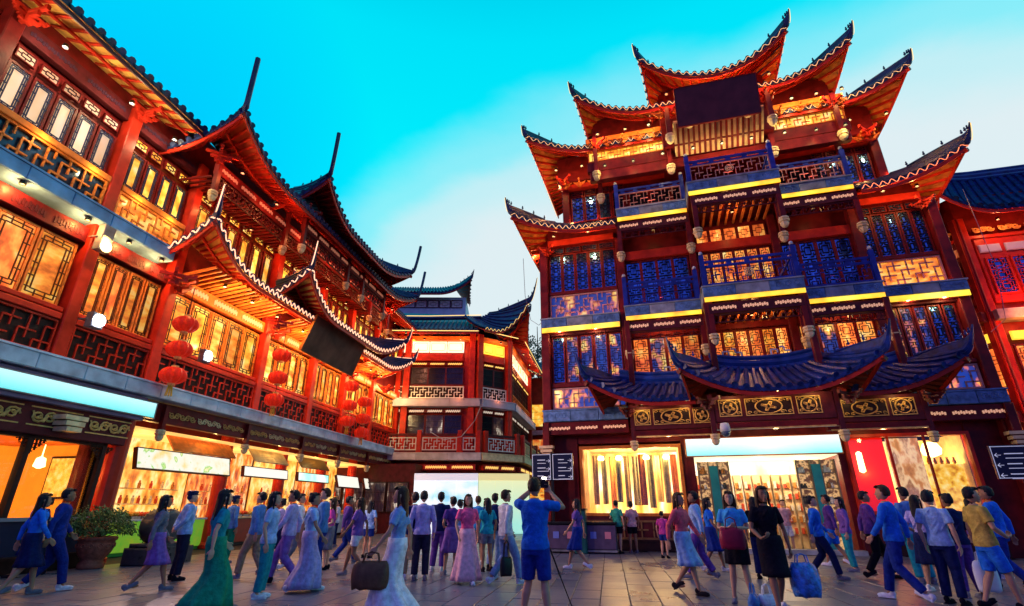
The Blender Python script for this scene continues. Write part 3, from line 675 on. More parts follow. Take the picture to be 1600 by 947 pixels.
        g = MB(); g.box(x0, .1, z0, x1, .115, z1); g.build('pane', GLASS, w)
        b = MB(); b.box(x0 - .2, .0, sill, x1 + .2, .6, z0 - f); b.build('sill_wall', DARKRED, h, F)
        return w
    w = shop(-3.05, .5, 1.22, 3.5, 3.2, SHOPY, ORANGE, 0)
    b = MB(); fret_bars(b, -2.9, .42, 3.3, .5, .2, .05, .04, -.02); b.build('plinth_fret', mat('bronze fretwork', (.20, .10, .05), .45, noise_s=5), h, F)
    b = MB(); b.box(-3.3, -.12, 0, .9, .05, .32); b.box(-3.35, -.16, .30, .95, .06, .36); b.build('plinth', DARK, h, F)
    rr = random.Random(3)
    for k in range(11):                      # hanging lengths of cloth in the window
        x = -2.7 + .3 * k; b = MB(); wv = .10 + .03 * rr.random(); n = 5; zt = 3.35; zb = 1.35 + rr.random() * .3
        pts = [[(x + wv * (i / n - .5) * 2, 1.1 + .35 * (k % 3) + .05 * math.sin(i * 2.3 + k), z) for i in range(n + 1)] for z in (zt, zb)]
        b.grid(pts); b.build('hanging_cloth', mat('cloth %d' % (k % 4), [(.75, .62, .3), (.55, .55, .35), (.8, .3, .08), (.35, .4, .22)][k % 4], .8, noise_s=6), h, F)
    for x in (-2.45, -1.75, -.7, .05): 
        b = MB(); b.lathe([(.02, .12), (.10, .10), (.13, 0), (.10, -.05)], 10); o = b.build('shop_lamp', BULBY, h, F @ T(x, 1.0, 3.2))
    # entrance under the cyan sign
    b = MB(); b.box(1.1, 3.2, 0, 5.7, 3.25, 3.2); b.build('shop_back_wall', SHOPW, h, F)
    b = MB(); b.box(1.02, .35, 3.1, 5.72, 3.3, 3.16); b.build('shop_ceiling', SHOPCEIL, h, F)
    for x0, x1 in ((1.12, 2.15), (4.35, 5.55)):
        b = MB(); b.box(x0, .32, 0, x1, .36, 2.95); o = b.build('display_panel', GOODSD, h, F)
        b = MB(); t = .05
        for xx in (x0, (x0 + x1) / 2 - .16, (x0 + x1) / 2 + .16, x1): b.box(xx - t / 2, .20, 0, xx + t / 2, .33, 2.95)
        for zz in (.5, 1.0, 1.5, 2.0, 2.5): b.box(x0, .22, zz, x1, .325, zz + .03)
        b.build('shelf_frame', mat('bronze metal', (.35, .24, .12), .35, metal=.6), o)
        b = MB(); b.box((x0 + x1) / 2 - .14, .16, .1, (x0 + x1) / 2 + .14, .30, 2.8); b.build('door_panel', mat('teal panel', (.03, .28, .30), .4, noise_s=2), o)
        rr = random.Random(int(x0 * 10))
        for zz in (.53, 1.03, 1.53, 2.03, 2.53):
            for k in range(4):
                xx = (x0 + .08 + .1 * k) if k < 2 else (x1 - .3 + .1 * (k - 2)); s_ = rr.uniform(.05, .09); b = MB(); b.lathe([(s_, 0), (s_ * 1.1, s_), (s_ * .6, s_ * 2.2), (s_ * .7, s_ * 2.6)], 8, (xx, .27, zz)); b.build('ware', [mat('pale ware', (.7, .65, .55), .3), mat('dark ware', (.05, .05, .05), .3), mat('amber ware', (.5, .2, .05), .3)][rr.randrange(3)], o)
    for k in range(13):
        x = 1.15 + .345 * k; b = MB(); b.box(x, 2.6, 0, x + .27, 3.1, 2.6); o = b.build('shelf_unit', CREAM, h, F)
        for zz in (.5, .9, 1.3, 1.7, 2.1):
            for q in range(2): b = MB(); b.box(x + .02 + .12 * q, 2.5, zz, x + .11 + .12 * q, 2.6, zz + .15 + .05 * ((k + q) % 3)); b.build('ware', [mat('red ware', (.6, .08, .04), .4), mat('amber ware', (.5, .2, .05), .3), mat('pale ware', (.7, .65, .55), .3)][(k + q + int(zz * 10)) % 3], o)
    b = MB(); b.box(1.0, -.3, 0, 5.8, .2, .14); b.build('door_step', STONE, h, F)
    # red window with poster at the right
    b = MB(); b.box(6.02, .62, 1.2, 7.28, .66, 3.7); b.build('red_shop_wall', mat('bright red shop wall', (.80, .015, .01), .45, emit=(1., .01, .005), es=.55), h, F)
    w = shop(6.04, 9.45, 1.3, 3.62, 2.6, SHOPY, REDB, 0)
    b = MB(); b.box(6.0, -.1, 0, 9.6, .04, .35); b.build('plinth', DARK, h, F)
    for x in (7.25, 8.3): b = MB(); b.box(x - .03, .05, 1.3, x + .03, .13, 3.62); b.build('mullion', REDB, w)
    # poster: tall print of pale figure-like folds (plain abstract print)
    b = MB(); b.box(7.3, .45, 1.35, 8.26, .47, 3.6); b.build('poster', POSTER, h, F)
    b = MB(); b.box(8.35, .6, 1.35, 9.4, .75, 2.75); b.build('counter_front', SHOPY2, h, F)
    b = MB(); b.lathe([(.01, .3), (.2, .25), (.3, .05), (.26, -.12), (.05, -.2)], 12, (8.75, .9, 3.2)); b.build('globe_lamp', BULBY2, h, F)
    b = MB(); b.lathe([(.02, .35), (.09, .3), (.10, -.3), (.02, -.35)], 10, (6.42, .45, 2.85)); b.build('wall_lamp', BULBY2, h, F)
    for k in range(5): b = MB(); b.lathe([(.04, 0), (.06, .08), (.03, .18), (.04, .22)], 8, (8.5 + .18 * k, .68, 2.75)); b.build('ware', mat('amber ware', (.5, .2, .05), .3), h, F)
    for (x, c, e) in ((-2.0, (1, .62, .25), 160), (-.4, (1, .62, .25), 160)): lamp(h, F, x, 1.6, 3.3, e, c, None)
    for x in (2.0, 3.4, 4.8): lamp(h, F, x, 1.6, 3.05, 90, (1, .75, .45), None)
    lamp(h, F, 8.75, 1.2, 2.8, 110, (1, .55, .15), None); lamp(h, F, 6.6, .3, 2.6, 22, (1, .4, .08), None)
    # ---- lamps on the facade
    OR = (1, .47, .14); YE = (1, .74, .26)
    for x in (-3.7, -2.2): lamp(h, F, x, -.9, 12.45, 40, OR); lamp(h, F, x, -.28, 8.3, 24, YE)
    for x in (8.9, 10.0): lamp(h, F, x, -.9, 12.45, 40, OR); lamp(h, F, x, -.28, 8.3, 24, YE)
    for x in (-3.5, -2.3, 8.6, 9.9): lamp(h, F, x, -.75, 16.0, 46, OR)
    for x in (-1.4, -.2, .8, 6.4, 7.3, 8.2): lamp(h, F, x, -1.8, 16.75, 44, YE if x in (.8, 6.4) else OR)
    for x in (1.6, 2.4, 3.2, 4.0, 4.8, 5.5): lamp(h, F, x, -2.8, 17.3, 30, (1, .30, .08))
    for x in (1.2, 2.4, 3.5, 4.6, 5.8): lamp(h, F, x, -2.0, 15.0, 36, YE)
    for x in (-1.2, 0, 7, 8): lamp(h, F, x, -1.7, 15.1, 12, YE)
    for x in (-4.9, 11.2): lamp(h, F, x, .8, 12.5, 50, OR); lamp(h, F, x + (1.3 if x < 0 else -1.5), .6, 15.9, 50, OR)
    for x0, x1, p in ((A1, A2, 1.1), (A2, B1, 2.3), (B1, B2, 1.1)):
        xm = (x0 + x1) / 2
        lamp(h, F, xm, -p * .55, 7.9, 45 if p > 2 else 30, OR); lamp(h, F, xm, -p * .5, 12.3, 24 if p > 2 else 6, OR); lamp(h, F, xm, -p + .35, 13.45, 16, (1, .16, .08), None)
        if p < 2: lamp(h, F, xm, -p + .35, 9.05, 7, (1, .1, .12), None)
    for x in (-2.9, -1.7, 8.8, 9.9): lamp(h, F, x, -.35, 9.0, 7, (1, .25, .15), None); lamp(h, F, x, .35, 14.0, 14, OR, None)
    for x in (0.2, 3.5, 6.8): lamp(h, F, x, -1.1 if x != 3.5 else -2.1, 3.75, 30, YE)
    for x in (-.6, .9, 5.9, 7.3): lamp(h, F, x, -1.72, 4.86, 9, YE)  # these and the next row are added to brighten the gilt panels
    for x in (2.3, 3.5, 4.7): lamp(h, F, x, -2.9, 4.86, 9, YE)
    return h
def glass():
    m = bpy.data.materials.new('clear shop glass'); m.use_nodes = True; t = m.node_tree; L = t.links.new; t.nodes.clear()
    o = N(t, 'ShaderNodeOutputMaterial'); mx = N(t, 'ShaderNodeMixShader'); tr = N(t, 'ShaderNodeBsdfTransparent'); gl = N(t, 'ShaderNodeBsdfGlossy'); gl.inputs['Roughness'].default_value = .03
    fr = N(t, 'ShaderNodeFresnel'); fr.inputs['IOR'].default_value = 1.5; L(fr.outputs[0], mx.inputs[0]); L(tr.outputs[0], mx.inputs[1]); L(gl.outputs[0], mx.inputs[2]); L(mx.outputs[0], o.inputs[0]); return m
GLASS = glass()
SHOPY = emission_pattern('glowing yellow shop interior', [(.28, (.35, .10, .01)), (.42, (1., .48, .06)), (.55, (1., .78, .25)), (.66, (1., 1., .8))], 1.5, (1.6, 1, .5), 1.3, base=(.5, .3, .1), per_object=False)
SHOPY2 = emission_pattern('yellow marbled counter', [(.3, (.5, .15, .01)), (.5, (1., .55, .05)), (.7, (1., .8, .3))], 1.0, (1, 1, 1), 6, base=(.5, .3, .1))
SHOPW = emission_pattern('bright shop interior', [(.3, (.8, .4, .15)), (.45, (1., .8, .5)), (.6, (1., .95, .85))], 1.1, (1, 1, .5), 1.5, base=(.6, .5, .4), per_object=False)
SHOPCEIL = mat('lit shop ceiling', (.8, .7, .5), .6, emit=(1., .82, .5), es=1.2)
GOODSD = emission_pattern('crowded display shelves', [(.1, (.02, .01, .01)), (.45, (.12, .05, .02)), (.55, (.9, .5, .2)), (.7, (.05, .04, .02)), (.9, (1., .8, .5))], .9, (1, 1, 1), 7, detail=5, base=(.1, .05, .03), per_object=False)
POSTER = emission_pattern('abstract poster of pale folds', [(.25, (.18, .05, .02)), (.42, (.65, .25, .08)), (.5, (1., .65, .35)), (.6, (.30, .10, .04)), (.72, (1., .85, .65))], .9, (1.2, 1, .6), 2.6, detail=4, base=(.4, .3, .2))
BULBY2 = mat('bright warm lamp glass', (1, .9, .6), .3, emit=(1., .75, .30), es=5)
hall = build_hall()

# ---- signs on the hall
def label_board(name, label, cat, M, w, h_, face, frame=BLACKM, d=.08, tilt=0):
    o = thing(name, label, cat, M); b = MB(); f = .03
    b.box(-w / 2 - f, 0, -h_ / 2 - f, w / 2 + f, d, -h_ / 2); b.box(-w / 2 - f, 0, h_ / 2, w / 2 + f, d, h_ / 2 + f); b.box(-w / 2 - f, .001, -h_ / 2, -w / 2, d, h_ / 2); b.box(w / 2, .001, -h_ / 2, w / 2 + f, d, h_ / 2)
    b.build('frame', frame, o); b = MB(); b.box(-w / 2, .015, -h_ / 2, w / 2, d - .002, h_ / 2); b.build('face', face, o); return o
label_board('shop_sign', 'long white to cyan backlit shop sign above the bright entrance of the tall hall', 'sign', T(3.12, HY - 1.15, 3.33), 4.75, .56, vgrad('cyan fade sign face', (.95, 1., .96), (.12, .78, .74), 1.2, -.28, .28), ORANGE, .16)
o = label_board('name_board', 'large blank dark board under the top eave of the tall hall', 'board', T(3.42, HY - 2.9, 16.42) @ RX(R(14)), 3.05, 1.62, BOARD, RED, .1)

# ================================================================== LEFT ROW (long building along the square)
A6 = R(6); DV = Vector((-math.sin(A6), math.cos(A6), 0)); NV = Vector((math.cos(A6), math.sin(A6), 0))
LM = T(*(NV * -13.7)) @ RZ(R(96))
def scroll_panel(b, x0, z0, w, h_, y, t=.028):
    """cut gilt scrollwork: two rows of interlaced curls"""
    n = max(2, round(w / (h_ * .9)))
    for k in range(n):
        cx = x0 + w * (k + .5) / n; cz = z0 + h_ / 2; sg = 1 if k % 2 else -1; r_ = h_ * .42
        b.tube([(cx + r_ * 1.25 * math.cos(a) * (1 - a / 12), y, cz + sg * r_ * math.sin(a) * (1 - a / 12)) for a in [j * .7 for j in range(13)]], t, 4)
        b.tube([(cx - w / n * .5, y, cz - sg * r_ * .8), (cx - w / n * .2, y, cz + sg * r_ * .3), (cx + w / n * .2, y, cz - sg * r_ * .2), (cx + w / n * .5, y, cz + sg * r_ * .8)], t, 4)
def build_row():
    F = I4; h = thing('red_row_building', 'long three storey red wooden shop building with orange lit windows along the left side', 'building', LM)
    OR = (1, .46, .12); YE = (1, .68, .22); RE = (1, .28, .08)
    X0, X1 = 3.6, 33.2
    b = MB(); b.box(X0, .3, 4.5, X1, 9, 14.2); b.box(X0, 3.9, 0, X1, 9, 4.5); b.box(13.0, 2.9, 0, X1, 3.9, 4.5); b.build('wall', RED, h, F)
    b = MB(); b.add([(X0, -1.3, 13.05), (X1 + .8, -1.3, 13.05), (X1, 4.6, 16.6), (X0, 4.6, 16.6), (X0, 10, 13.5), (X1, 10, 13.5)], [(0, 1, 2, 3), (3, 2, 5, 4)]); b.build('main_roof', TILE, h, F @ T(0, .45, .12))
    cols = (6.9, 10.42, 13.25, 18.35, 22.2, 25.4, 28.9, 32.95)
    for x in cols: column(h, F, x, .05, 4.95, 12.9, .34, REDB if x > 9 else RED)
    # slabs
    slab(h, F, X0, X1, -.42, .3, 4.5, 4.93, mat('blue grey stone slab', (.60, .70, .90), .5, noise_s=2, noise_a=.4, bump=.2), strip=None, carved=False, seg=1.25)
    slab(h, F, X0, 12.7, -.38, .3, 8.76, 9.18, mat('blue stone slab', (.22, .48, .90), .5, noise_s=2, noise_a=.4, bump=.2), strip=None, carved=False, seg=1.1)
    # second floor: railings and casements
    for a, c in zip(cols[:-1], cols[1:]):
        x0, x1 = a + .2, c - .2
        beam(h, F, x0, x1, -.08, .1, 5.92, 6.08, REDB)
        fret(h, F, x0 + .06, x1 - .06, 5.05, 5.84, -.02, REDB, .2, .034, DARK)
        n = {0: 3, 1: 4}.get(cols.index(a), 5 if x1 - x0 > 4 else 4)
        ww = windows(h, F, x0 + .05, x1 - .05, n, 6.3, 8.0, [PWARM, PYEL, PWARM] if a > 13 else [PWARM, PRED, PWARM], 'long', .16, y=.16, fm=ORANGE, lm=mat('dark brown lattice', (.09, .02, .008), .45))
        beam(h, F, x0, x1, .0, .2, 8.16, 8.6, ORANGE if a > 13 else RED, 3, INSERT if a > 13 else DARKRED, ih=.5)
        beam(h, F, x0, x1, -.05, .2, 6.12, 6.24, REDB)
    for (x0, x1) in ((13.5, 18.1), (18.6, 22.0), (22.4, 25.2), (25.6, 28.7)):     # slatted ceiling under the low eaves
        for k in range(int((x1 - x0) / .26)):
            j = MB(); j.bar((x0 + .26 * k, -1.3, 8.86), (x0 + .26 * k, .1, 8.66), .08, .07); j.build('ceiling_slat', ORANGE, h, F)
    # third floor
    for i, (a, c) in enumerate(zip(cols[:-1], cols[1:])):
        x0, x1 = a + .2, c - .2; up = a < 13
        if up:
            fret(h, F, x0 + .06, x1 - .06, 9.3, 10.06, -.04, ORANGE, .2, .045, [PDARK, PWARM][i % 2])
            beam(h, F, x0, x1, -.14, .1, 10.12, 10.3, ORANGE, 0); beam(h, F, x0, x1, .0, .2, 12.38, 12.86, DARKRED, 2, BOARDL, ih=.3)
            n = 5 if i == 0 else 4
            xs = (4.0 if i == 0 else x0)
            windows(h, F, x0 + .05, x1 - .05, n, 10.42, 11.62, PPALE if i == 0 else PYEL, 'long', .16, y=.14, fm=RED, lm=mat('dark blue lattice', (.03, .03, .10), .4))
            windows(h, F, x0 + .05, x1 - .05, n, 11.88, 12.14, PPALE if i == 0 else PYEL, 'transom', .18, y=.14, fm=RED, lm=DARKRED, fw=.03)
        else:
            n = 6 if x1 - x0 > 4 else 4
            windows(h, F, x0 + .05, x1 - .05, n, 10.1, 11.55, PYEL, 'long', .22, y=.16, fm=RED, lm=DARKRED)
            windows(h, F, x0 + .05, x1 - .05, n, 11.75, 11.98, PYEL, 'transom', .22, y=.16, fm=RED, lm=DARKRED, fw=.03)
            beam(h, F, x0, x1, -.1, .2, 12.1, 12.4, RED, 0)
    # stepped projection of the top storey: beams, valance, hanging posts
    for (x0, x1, y) in ((12.6, 27.2, -1.3), (16.6, 24.6, -2.15)):
        beam(h, F, x0, x1, y, y + .2, 12.0, 12.45, RED, int((x1 - x0) / 1.0), INSERTD, ih=.35)
        for k in range(int((x1 - x0) / 2)): fret(h, F, x0 + .15 + 2 * k, x0 + 1.95 + 2 * k, 11.55, 11.95, y + .1, DARKRED, .12, .024, name='valance')
        if y > -2:
            for k in range(int((x1 - x0) / .24)):
                j = MB(); j.bar((x0 + .24 * k, y + .2, 11.9), (x0 + .24 * k, .2, 11.9), .06, .07); j.build('ceiling_slat', RED, h, F)
    for x, y in ((12.6, -1.3), (16.6, -1.3), (16.6, -2.15), (20.4, -2.15), (22.0, -2.15), (24.6, -2.15), (24.8, -1.3), (27.2, -1.3)): pendant(h, F, x, y, 10.9, 12.9, .85, RED)
    # roofs
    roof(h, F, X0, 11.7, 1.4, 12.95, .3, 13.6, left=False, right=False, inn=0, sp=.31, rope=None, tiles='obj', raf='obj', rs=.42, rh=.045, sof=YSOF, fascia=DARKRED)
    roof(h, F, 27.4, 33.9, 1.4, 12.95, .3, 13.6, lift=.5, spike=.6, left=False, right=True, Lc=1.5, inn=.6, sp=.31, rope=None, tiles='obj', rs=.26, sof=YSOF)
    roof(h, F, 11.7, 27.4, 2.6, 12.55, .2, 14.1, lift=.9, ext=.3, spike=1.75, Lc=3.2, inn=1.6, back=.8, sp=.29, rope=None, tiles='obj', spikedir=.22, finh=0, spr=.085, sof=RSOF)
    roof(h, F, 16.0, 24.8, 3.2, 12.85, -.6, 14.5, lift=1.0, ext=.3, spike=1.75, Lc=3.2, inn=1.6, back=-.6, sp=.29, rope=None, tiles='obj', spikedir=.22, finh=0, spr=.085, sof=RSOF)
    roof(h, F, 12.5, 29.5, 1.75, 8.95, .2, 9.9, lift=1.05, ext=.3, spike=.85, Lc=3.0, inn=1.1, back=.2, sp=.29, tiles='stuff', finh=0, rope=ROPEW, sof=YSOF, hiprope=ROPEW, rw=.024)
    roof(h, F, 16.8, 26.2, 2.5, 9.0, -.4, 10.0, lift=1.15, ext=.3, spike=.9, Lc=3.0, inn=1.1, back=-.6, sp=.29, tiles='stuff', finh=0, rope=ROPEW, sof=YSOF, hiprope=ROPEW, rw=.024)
    for x, y, z, a in ((12.6, -.7, 7.9, 45), (17.1, -1.3, 7.9, 45), (25.9, -1.3, 7.9, -45), (29.2, -.7, 7.9, -45), (12.3, -1.5, 12.2, 45), (16.5, -2.2, 12.5, 45), (24.4, -2.2, 12.5, -45), (27.0, -1.5, 12.2, -45), (10.4, -.3, 12.5, 0), (6.9, -.3, 12.5, 0), (13.3, -.3, 7.9, 0), (18.35, -.5, 7.9, 0), (22.2, -.5, 7.9, 0), (25.4, -.4, 7.9, 0)):
        bracket(h, F, x, y, z, .85, REDB, R(a))
    # ground floor arcade
    beam(h, F, X0, 13.2, -.30, .1, 3.78, 4.46, mat('purple grey stone', (.16, .12, .22), .5, noise_s=2), 0)
    o = beam(h, F, X0, 13.0, -.12, .15, 3.05, 3.8, DARKRED)
    for k in range(6):
        x0 = 4.2 + 1.5 * k; b = MB(); scroll_panel(b, x0 + .06, 3.30, 1.2, .34, -.15, .026); b.box(x0, -.14, 3.25, x0 + 1.32, -.125, 3.28); b.box(x0, -.14, 3.67, x0 + 1.32, -.125, 3.70); b.build('carved_panel', GOLD, h, F)
    for x in (7.9, 11.05):
        b = MB()
        for k in range(3): b.box(x - .2 - .05 * k, -.55, 3.18 + .14 * k, x + .2 + .05 * k, -.14, 3.29 + .14 * k)
        b.build('corbel', CREAM, h, F)
    beam(h, F, 13.4, X1, -.1, .12, 3.86, 4.46, RED)
    pend = (14.07, 18.1, 21.95, 25.4, 28.8, 32.5)
    for a, c in zip((13.4,) + pend, pend + (X1,)):
        if c - a < 1: continue
        n = 3; w = (c - a - .3) / n
        for k in range(n): b = MB(); scroll_panel(b, a + .15 + w * k + .06, 4.02, w - .12, .24, -.125, .018); b.build('carved_panel', GOLD if k != 1 else CREAM, h, F)
    for x in pend: pendant(h, F, x, -.16, 3.3, 4.4, .8, RED)
    column(h, F, 13.15, .3, 0, 4.4, .62, REDB, True)
    column(h, F, 12.75, .75, 0, 4.4, .5, DARKRED, True)
    for x in (18.9, 22.75, 26.4, 29.9, 32.9): column(h, F, x, 1.25, 0, 4.4, .5, REDB, True)
    # shop A: dark framed windows with an orange room behind
    b = MB(); b.box(X0, .05, 0, 12.6, .35, 1.1); b.build('sill_wall', mat('dark blue wall', (.02, .03, .08), .35, noise_s=2), h, F)
    b = MB(); b.box(X0, -.25, 0, 12.7, .06, .3); b.box(X0, -.3, .28, 12.75, .06, .34); b.build('plinth', DARK, h, F)
    b = MB(); b.box(X0, -.02, 1.1, 12.6, .3, 1.18); b.build('sill', mat('grey sill', (.25, .25, .32), .4), h, F)
    b = MB(); b.box(X0, 3.3, 1, 12.9, 3.4, 3.1); b.box(12.68, .4, 1, 12.78, 3.3, 3.1); b.build('room_wall', mat('orange room wall', (.90, .32, .03), .6, emit=(1., .34, .02), es=.7, noise_s=1.1, noise_a=.4), h, F)  # walls emit, so the brightness of the lit room is in their colour
    b = MB(); b.box(X0, .4, 3.06, 12.9, 3.4, 3.12); b.box(X0, .4, .9, 12.9, 3.4, 1.0); b.build('room_lining', ORANGE, h, F)
    b = MB()
    for x in (7.0, 8.9, 10.55, 12.55): b.box(x - .06, .02, 1.18, x + .06, .2, 3.05)
    b.box(X0, .02, 2.98, 12.6, .2, 3.06); w = b.build('shop_window', DARK, h, F)
    b = MB(); b.box(X0, .12, 1.18, 12.55, .13, 3.0); b.build('pane', GLASS, w)
    for x in (8.96, 10.61, 12.49):      # stepped corner fretwork
        for sg in (-1, 1):
            k = MB()
            for q in range(4): k.box(x + sg * (.02 + .09 * q) - .035 * 0, .05, 2.98 - .09 * (4 - q), x + sg * (.02 + .09 * q) + .03, .09, 2.98); k.box(min(x, x + sg * .09 * (4 - q)), .052, 2.94 - .09 * q, max(x, x + sg * .09 * (4 - q)), .088, 2.965 - .09 * q)
            k.build('corner_fret', DARK, w)
    for (x0, x1) in ((11.5, 12.3), (8.2, 9.3)):
        b = MB(); b.box(x0, 3.2, 1.65, x1, 3.28, 2.7); o = b.build('picture_frame', DARK, h, F); b = MB(); b.box(x0 + .05, 3.17, 1.7, x1 - .05, 3.21, 2.65); b.build('picture', SHOPY, o)
    b = MB(); b.box(12.6, .75, 1.62, 12.67, 1.75, 2.75); o = b.build('picture_frame', DARK, h, F); b = MB(); b.box(12.58, .81, 1.68, 12.61, 1.69, 2.69); b.build('picture', SHOPY2, o)
    b = MB(); b.lathe([(.01, .5), (.015, .2), (.10, .15), (.13, -.05), (.03, -.1)], 10, (11.6, .85, 2.45)); b.build('pendant_lamp', BULBY2, h, F)
    lamp(h, F, 11.6, .95, 2.3, 70, (1, .45, .08), None); lamp(h, F, 8.6, 1.4, 2.6, 70, (1, .5, .1), None)
    # stalls
    bays = [(13.7, 18.6), (19.2, 22.4), (23.1, 26.1), (26.75, 29.6), (30.2, 32.6)]
    for i, (x0, x1) in enumerate(bays):
        b = MB(); b.box(x0 - .25, 2.7, 0, x1 + .25, 2.75, 4.0); b.build('stall_back_wall', [GOODS, GOODS2, GOODS, GOODS2, GOODS][i], h, F)
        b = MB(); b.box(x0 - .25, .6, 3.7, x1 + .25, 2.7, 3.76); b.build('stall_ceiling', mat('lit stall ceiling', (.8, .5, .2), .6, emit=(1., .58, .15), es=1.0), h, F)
        st = thing('food_stall', ['stall counter with green and yellow fruit panels, nearest on the left arcade', 'stall counter with a red front, second along the left arcade', 'counter with a dark front, third along the left arcade', 'counter with white trays, fourth along the left arcade', 'stall counter farthest along the left arcade'][i], 'stall', LM @ T((x0 + x1) / 2, 1.3, 0), None)
        w = x1 - x0
        b = MB(); b.bbox(-w / 2, 0, .1, w / 2, .9, 1.0, .02); b.build('counter', [FRUIT, mat('red counter', (.5, .05, .02), .4, noise_s=3), DARK, STONEW, DARKRED][i], st)
        b = MB(); b.box(-w / 2 - .03, -.05, 1.0, w / 2 + .03, .93, 1.06); b.build('counter_top', [STONEW, CREAM, GREYM, STONEW, CREAM][i], st)
        b = MB(); b.box(-w / 2, .05, 0, w / 2, .85, .1); b.build('kick_board', mat('green kick board', (.03, .25, .05), .5) if i == 0 else DARK, st)
        rr = random.Random(i + 5)
        for k in range(int(w / .42)):
            x = -w / 2 + .25 + .42 * k; b = MB(); b.box(x - .17, .15, 1.06, x + .17, .6, 1.14); o = b.build('tray', GREYM, st)
            b = MB()
            for q in range(9): b.lathe([(.02, 0), (.06, .03), (.065, .08), (.02, .13)], 6, (x - .11 + .11 * (q % 3), .25 + .12 * (q // 3), 1.13 + .03 * rr.random()))
            stuff(b.build('food_pile', mat('food %d' % ((k + i) % 4), [(.8, .35, .05), (.7, .08, .03), (.75, .6, .15), (.2, .45, .05)][(k + i) % 4], .5, noise_s=9), o))
        # cooks and goods racks: hanging rows behind
        for k in range(int(w / .5)):
            x = -w / 2 + .3 + .5 * k; b = MB(); b.box(x - .18, 1.1, 2.0, x + .18, 1.3, 2.04); b.build('shelf', CREAM, st); b = MB(); b.box(x - .18, 1.1, 1.5, x + .18, 1.3, 1.54); o = b.build('shelf', CREAM, st)
            for q in range(3):
                b = MB(); b.lathe([(.05, 0), (.055, .16), (.03, .2), (.03, .26)], 8, (x - .12 + .12 * q, 1.2, 1.54 + .5 * (q % 2))); b.build('jar', [mat('amber ware', (.5, .2, .05), .3), mat('red ware', (.6, .08, .04), .4), mat('pale ware', (.7, .65, .55), .3)][(q + k) % 3], o)
        for x in (x0 + w * .3, x0 + w * .7): lamp(h, F, x, 1.5, 3.4, 28, (1, .5, .14), None)
    signs = [((14.2, 18.4), 2.55, 3.15, SIGNW, 'slanted glowing sign box with fruit prints over the nearest stall', .35), ((19.3, 22.3), 2.6, 2.95, SIGNP, 'narrow glowing white sign over the second stall', .2), ((23.2, 26.0), 2.6, 2.95, SIGNG, 'pale green and white glowing sign over the third stall', .2), ((27.0, 29.5), 2.45, 3.05, SIGNP, 'blank white light box over the fourth stall', .5), ((30.3, 32.6), 2.45, 3.05, SIGNP, 'blank white light box over the farthest stall', .5)]
    for (x0, x1), z0, z1, m_, lb, tilt in signs:
        label_board('stall_sign', lb, 'sign', LM @ T((x0 + x1) / 2, .55, (z0 + z1) / 2) @ RX(-tilt * .6), x1 - x0, z1 - z0, m_, DARKRED, .14)
    for k, (x0, x1) in enumerate(((15.5, 18.6), (19.8, 22.2), (23.3, 25.9))):       # boards hung above the signs
        b = MB(); b.add([(x0, .5, 3.2), (x1, .5, 3.2), (x1, .95, 3.75), (x0, .95, 3.75), (x0, .54, 3.17), (x1, .54, 3.17), (x1, .99, 3.72), (x0, .99, 3.72)], [(0, 1, 2, 3), (4, 7, 6, 5), (0, 4, 5, 1), (3, 2, 6, 7), (0, 3, 7, 4), (1, 5, 6, 2)])
        b.build('awning_board', [ORANGE, CREAM, mat('brown board', (.2, .10, .03), .5)][k], h, F)
        lamp(h, F, (x0 + x1) / 2, .35, 3.95, 14, YE, None)
    # lamps
    for x in (5.5, 7.6, 9.6, 11.2): lamp(h, F, x, -.75, 12.35, 80, (1, .80, .42)); 
    for x in (8.2, 9.9, 11.2, 12.4): lamp(h, F, x, -.25, 8.66, 75, OR)
    for x in (8.3, 9.7, 11.2, 12.4): lamp(h, F, x, -.3, 10.2, 18, YE, None)
    for x in (14.5, 16.0, 17.6, 19.5, 21.0, 23.0, 24.4, 26.5, 28.0): lamp(h, F, x, -.9, 8.62, 135, (1, .58, .16))
    for x in (13.8, 15.5, 17.6, 19.6, 21.4, 23.4, 25.4, 27.6, 29.5, 31.5): lamp(h, F, x, -.6, 11.5, 45, RE)
    for x in (13.0, 15.0, 17.6, 20, 22, 24.4, 26.4): lamp(h, F, x, -1.9, 12.2, 45, (1, .26, .09))
    for x in (29.5, 31.5, 33.0): lamp(h, F, x, -.8, 12.5, 26, OR)
    for x in (30.2, 31.8, 33.0): lamp(h, F, x, -.5, 8.6, 95, YE)
    for x in (15.5, 19.8, 23.8, 27.4, 31): lamp(h, F, x, -.3, 6.9, 45, OR, None)
    return h
INSERTD = mat('fretted slot', (.45, .18, .12), .5, emit=(1., .35, .2), es=.25, sample=False)
BOARDL = mat('dark fretted slot', (.05, .02, .05), .5)
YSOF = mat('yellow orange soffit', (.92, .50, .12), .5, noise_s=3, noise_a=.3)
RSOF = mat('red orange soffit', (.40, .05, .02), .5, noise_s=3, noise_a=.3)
GOODS2 = emission_pattern('glowing stall interior, redder', [(.25, (.12, .01, .01)), (.40, (.6, .08, .01)), (.52, (1., .35, .05)), (.64, (1., .80, .4)), (.78, (.4, .06, .02))], 1.0, (1.6, 1, .6), 3.0, detail=7)
FRUIT = mat('fruit printed counter panel', (.10, .55, .06), .4, emit=(.25, .8, .05), es=.25, noise_s=1.8, noise_a=.2, col2=(.9, .55, .02))
SIGNG = emission_pattern('pale green sign', [(.4, (.35, .95, .75)), (.6, (1., 1., .95))], 1.3, (1, 1, 1), .9)
row_b = build_row()
label_board('sky_sign', 'long backlit cyan sign under the stone slab at the far left', 'sign', LM @ T(8.6, -.36, 4.13), 9.8, .42, vgrad('pale cyan sign face', (.55, .98, 1.), (.10, .80, .80), 1.0, -.2, .2), GREYM, .1)
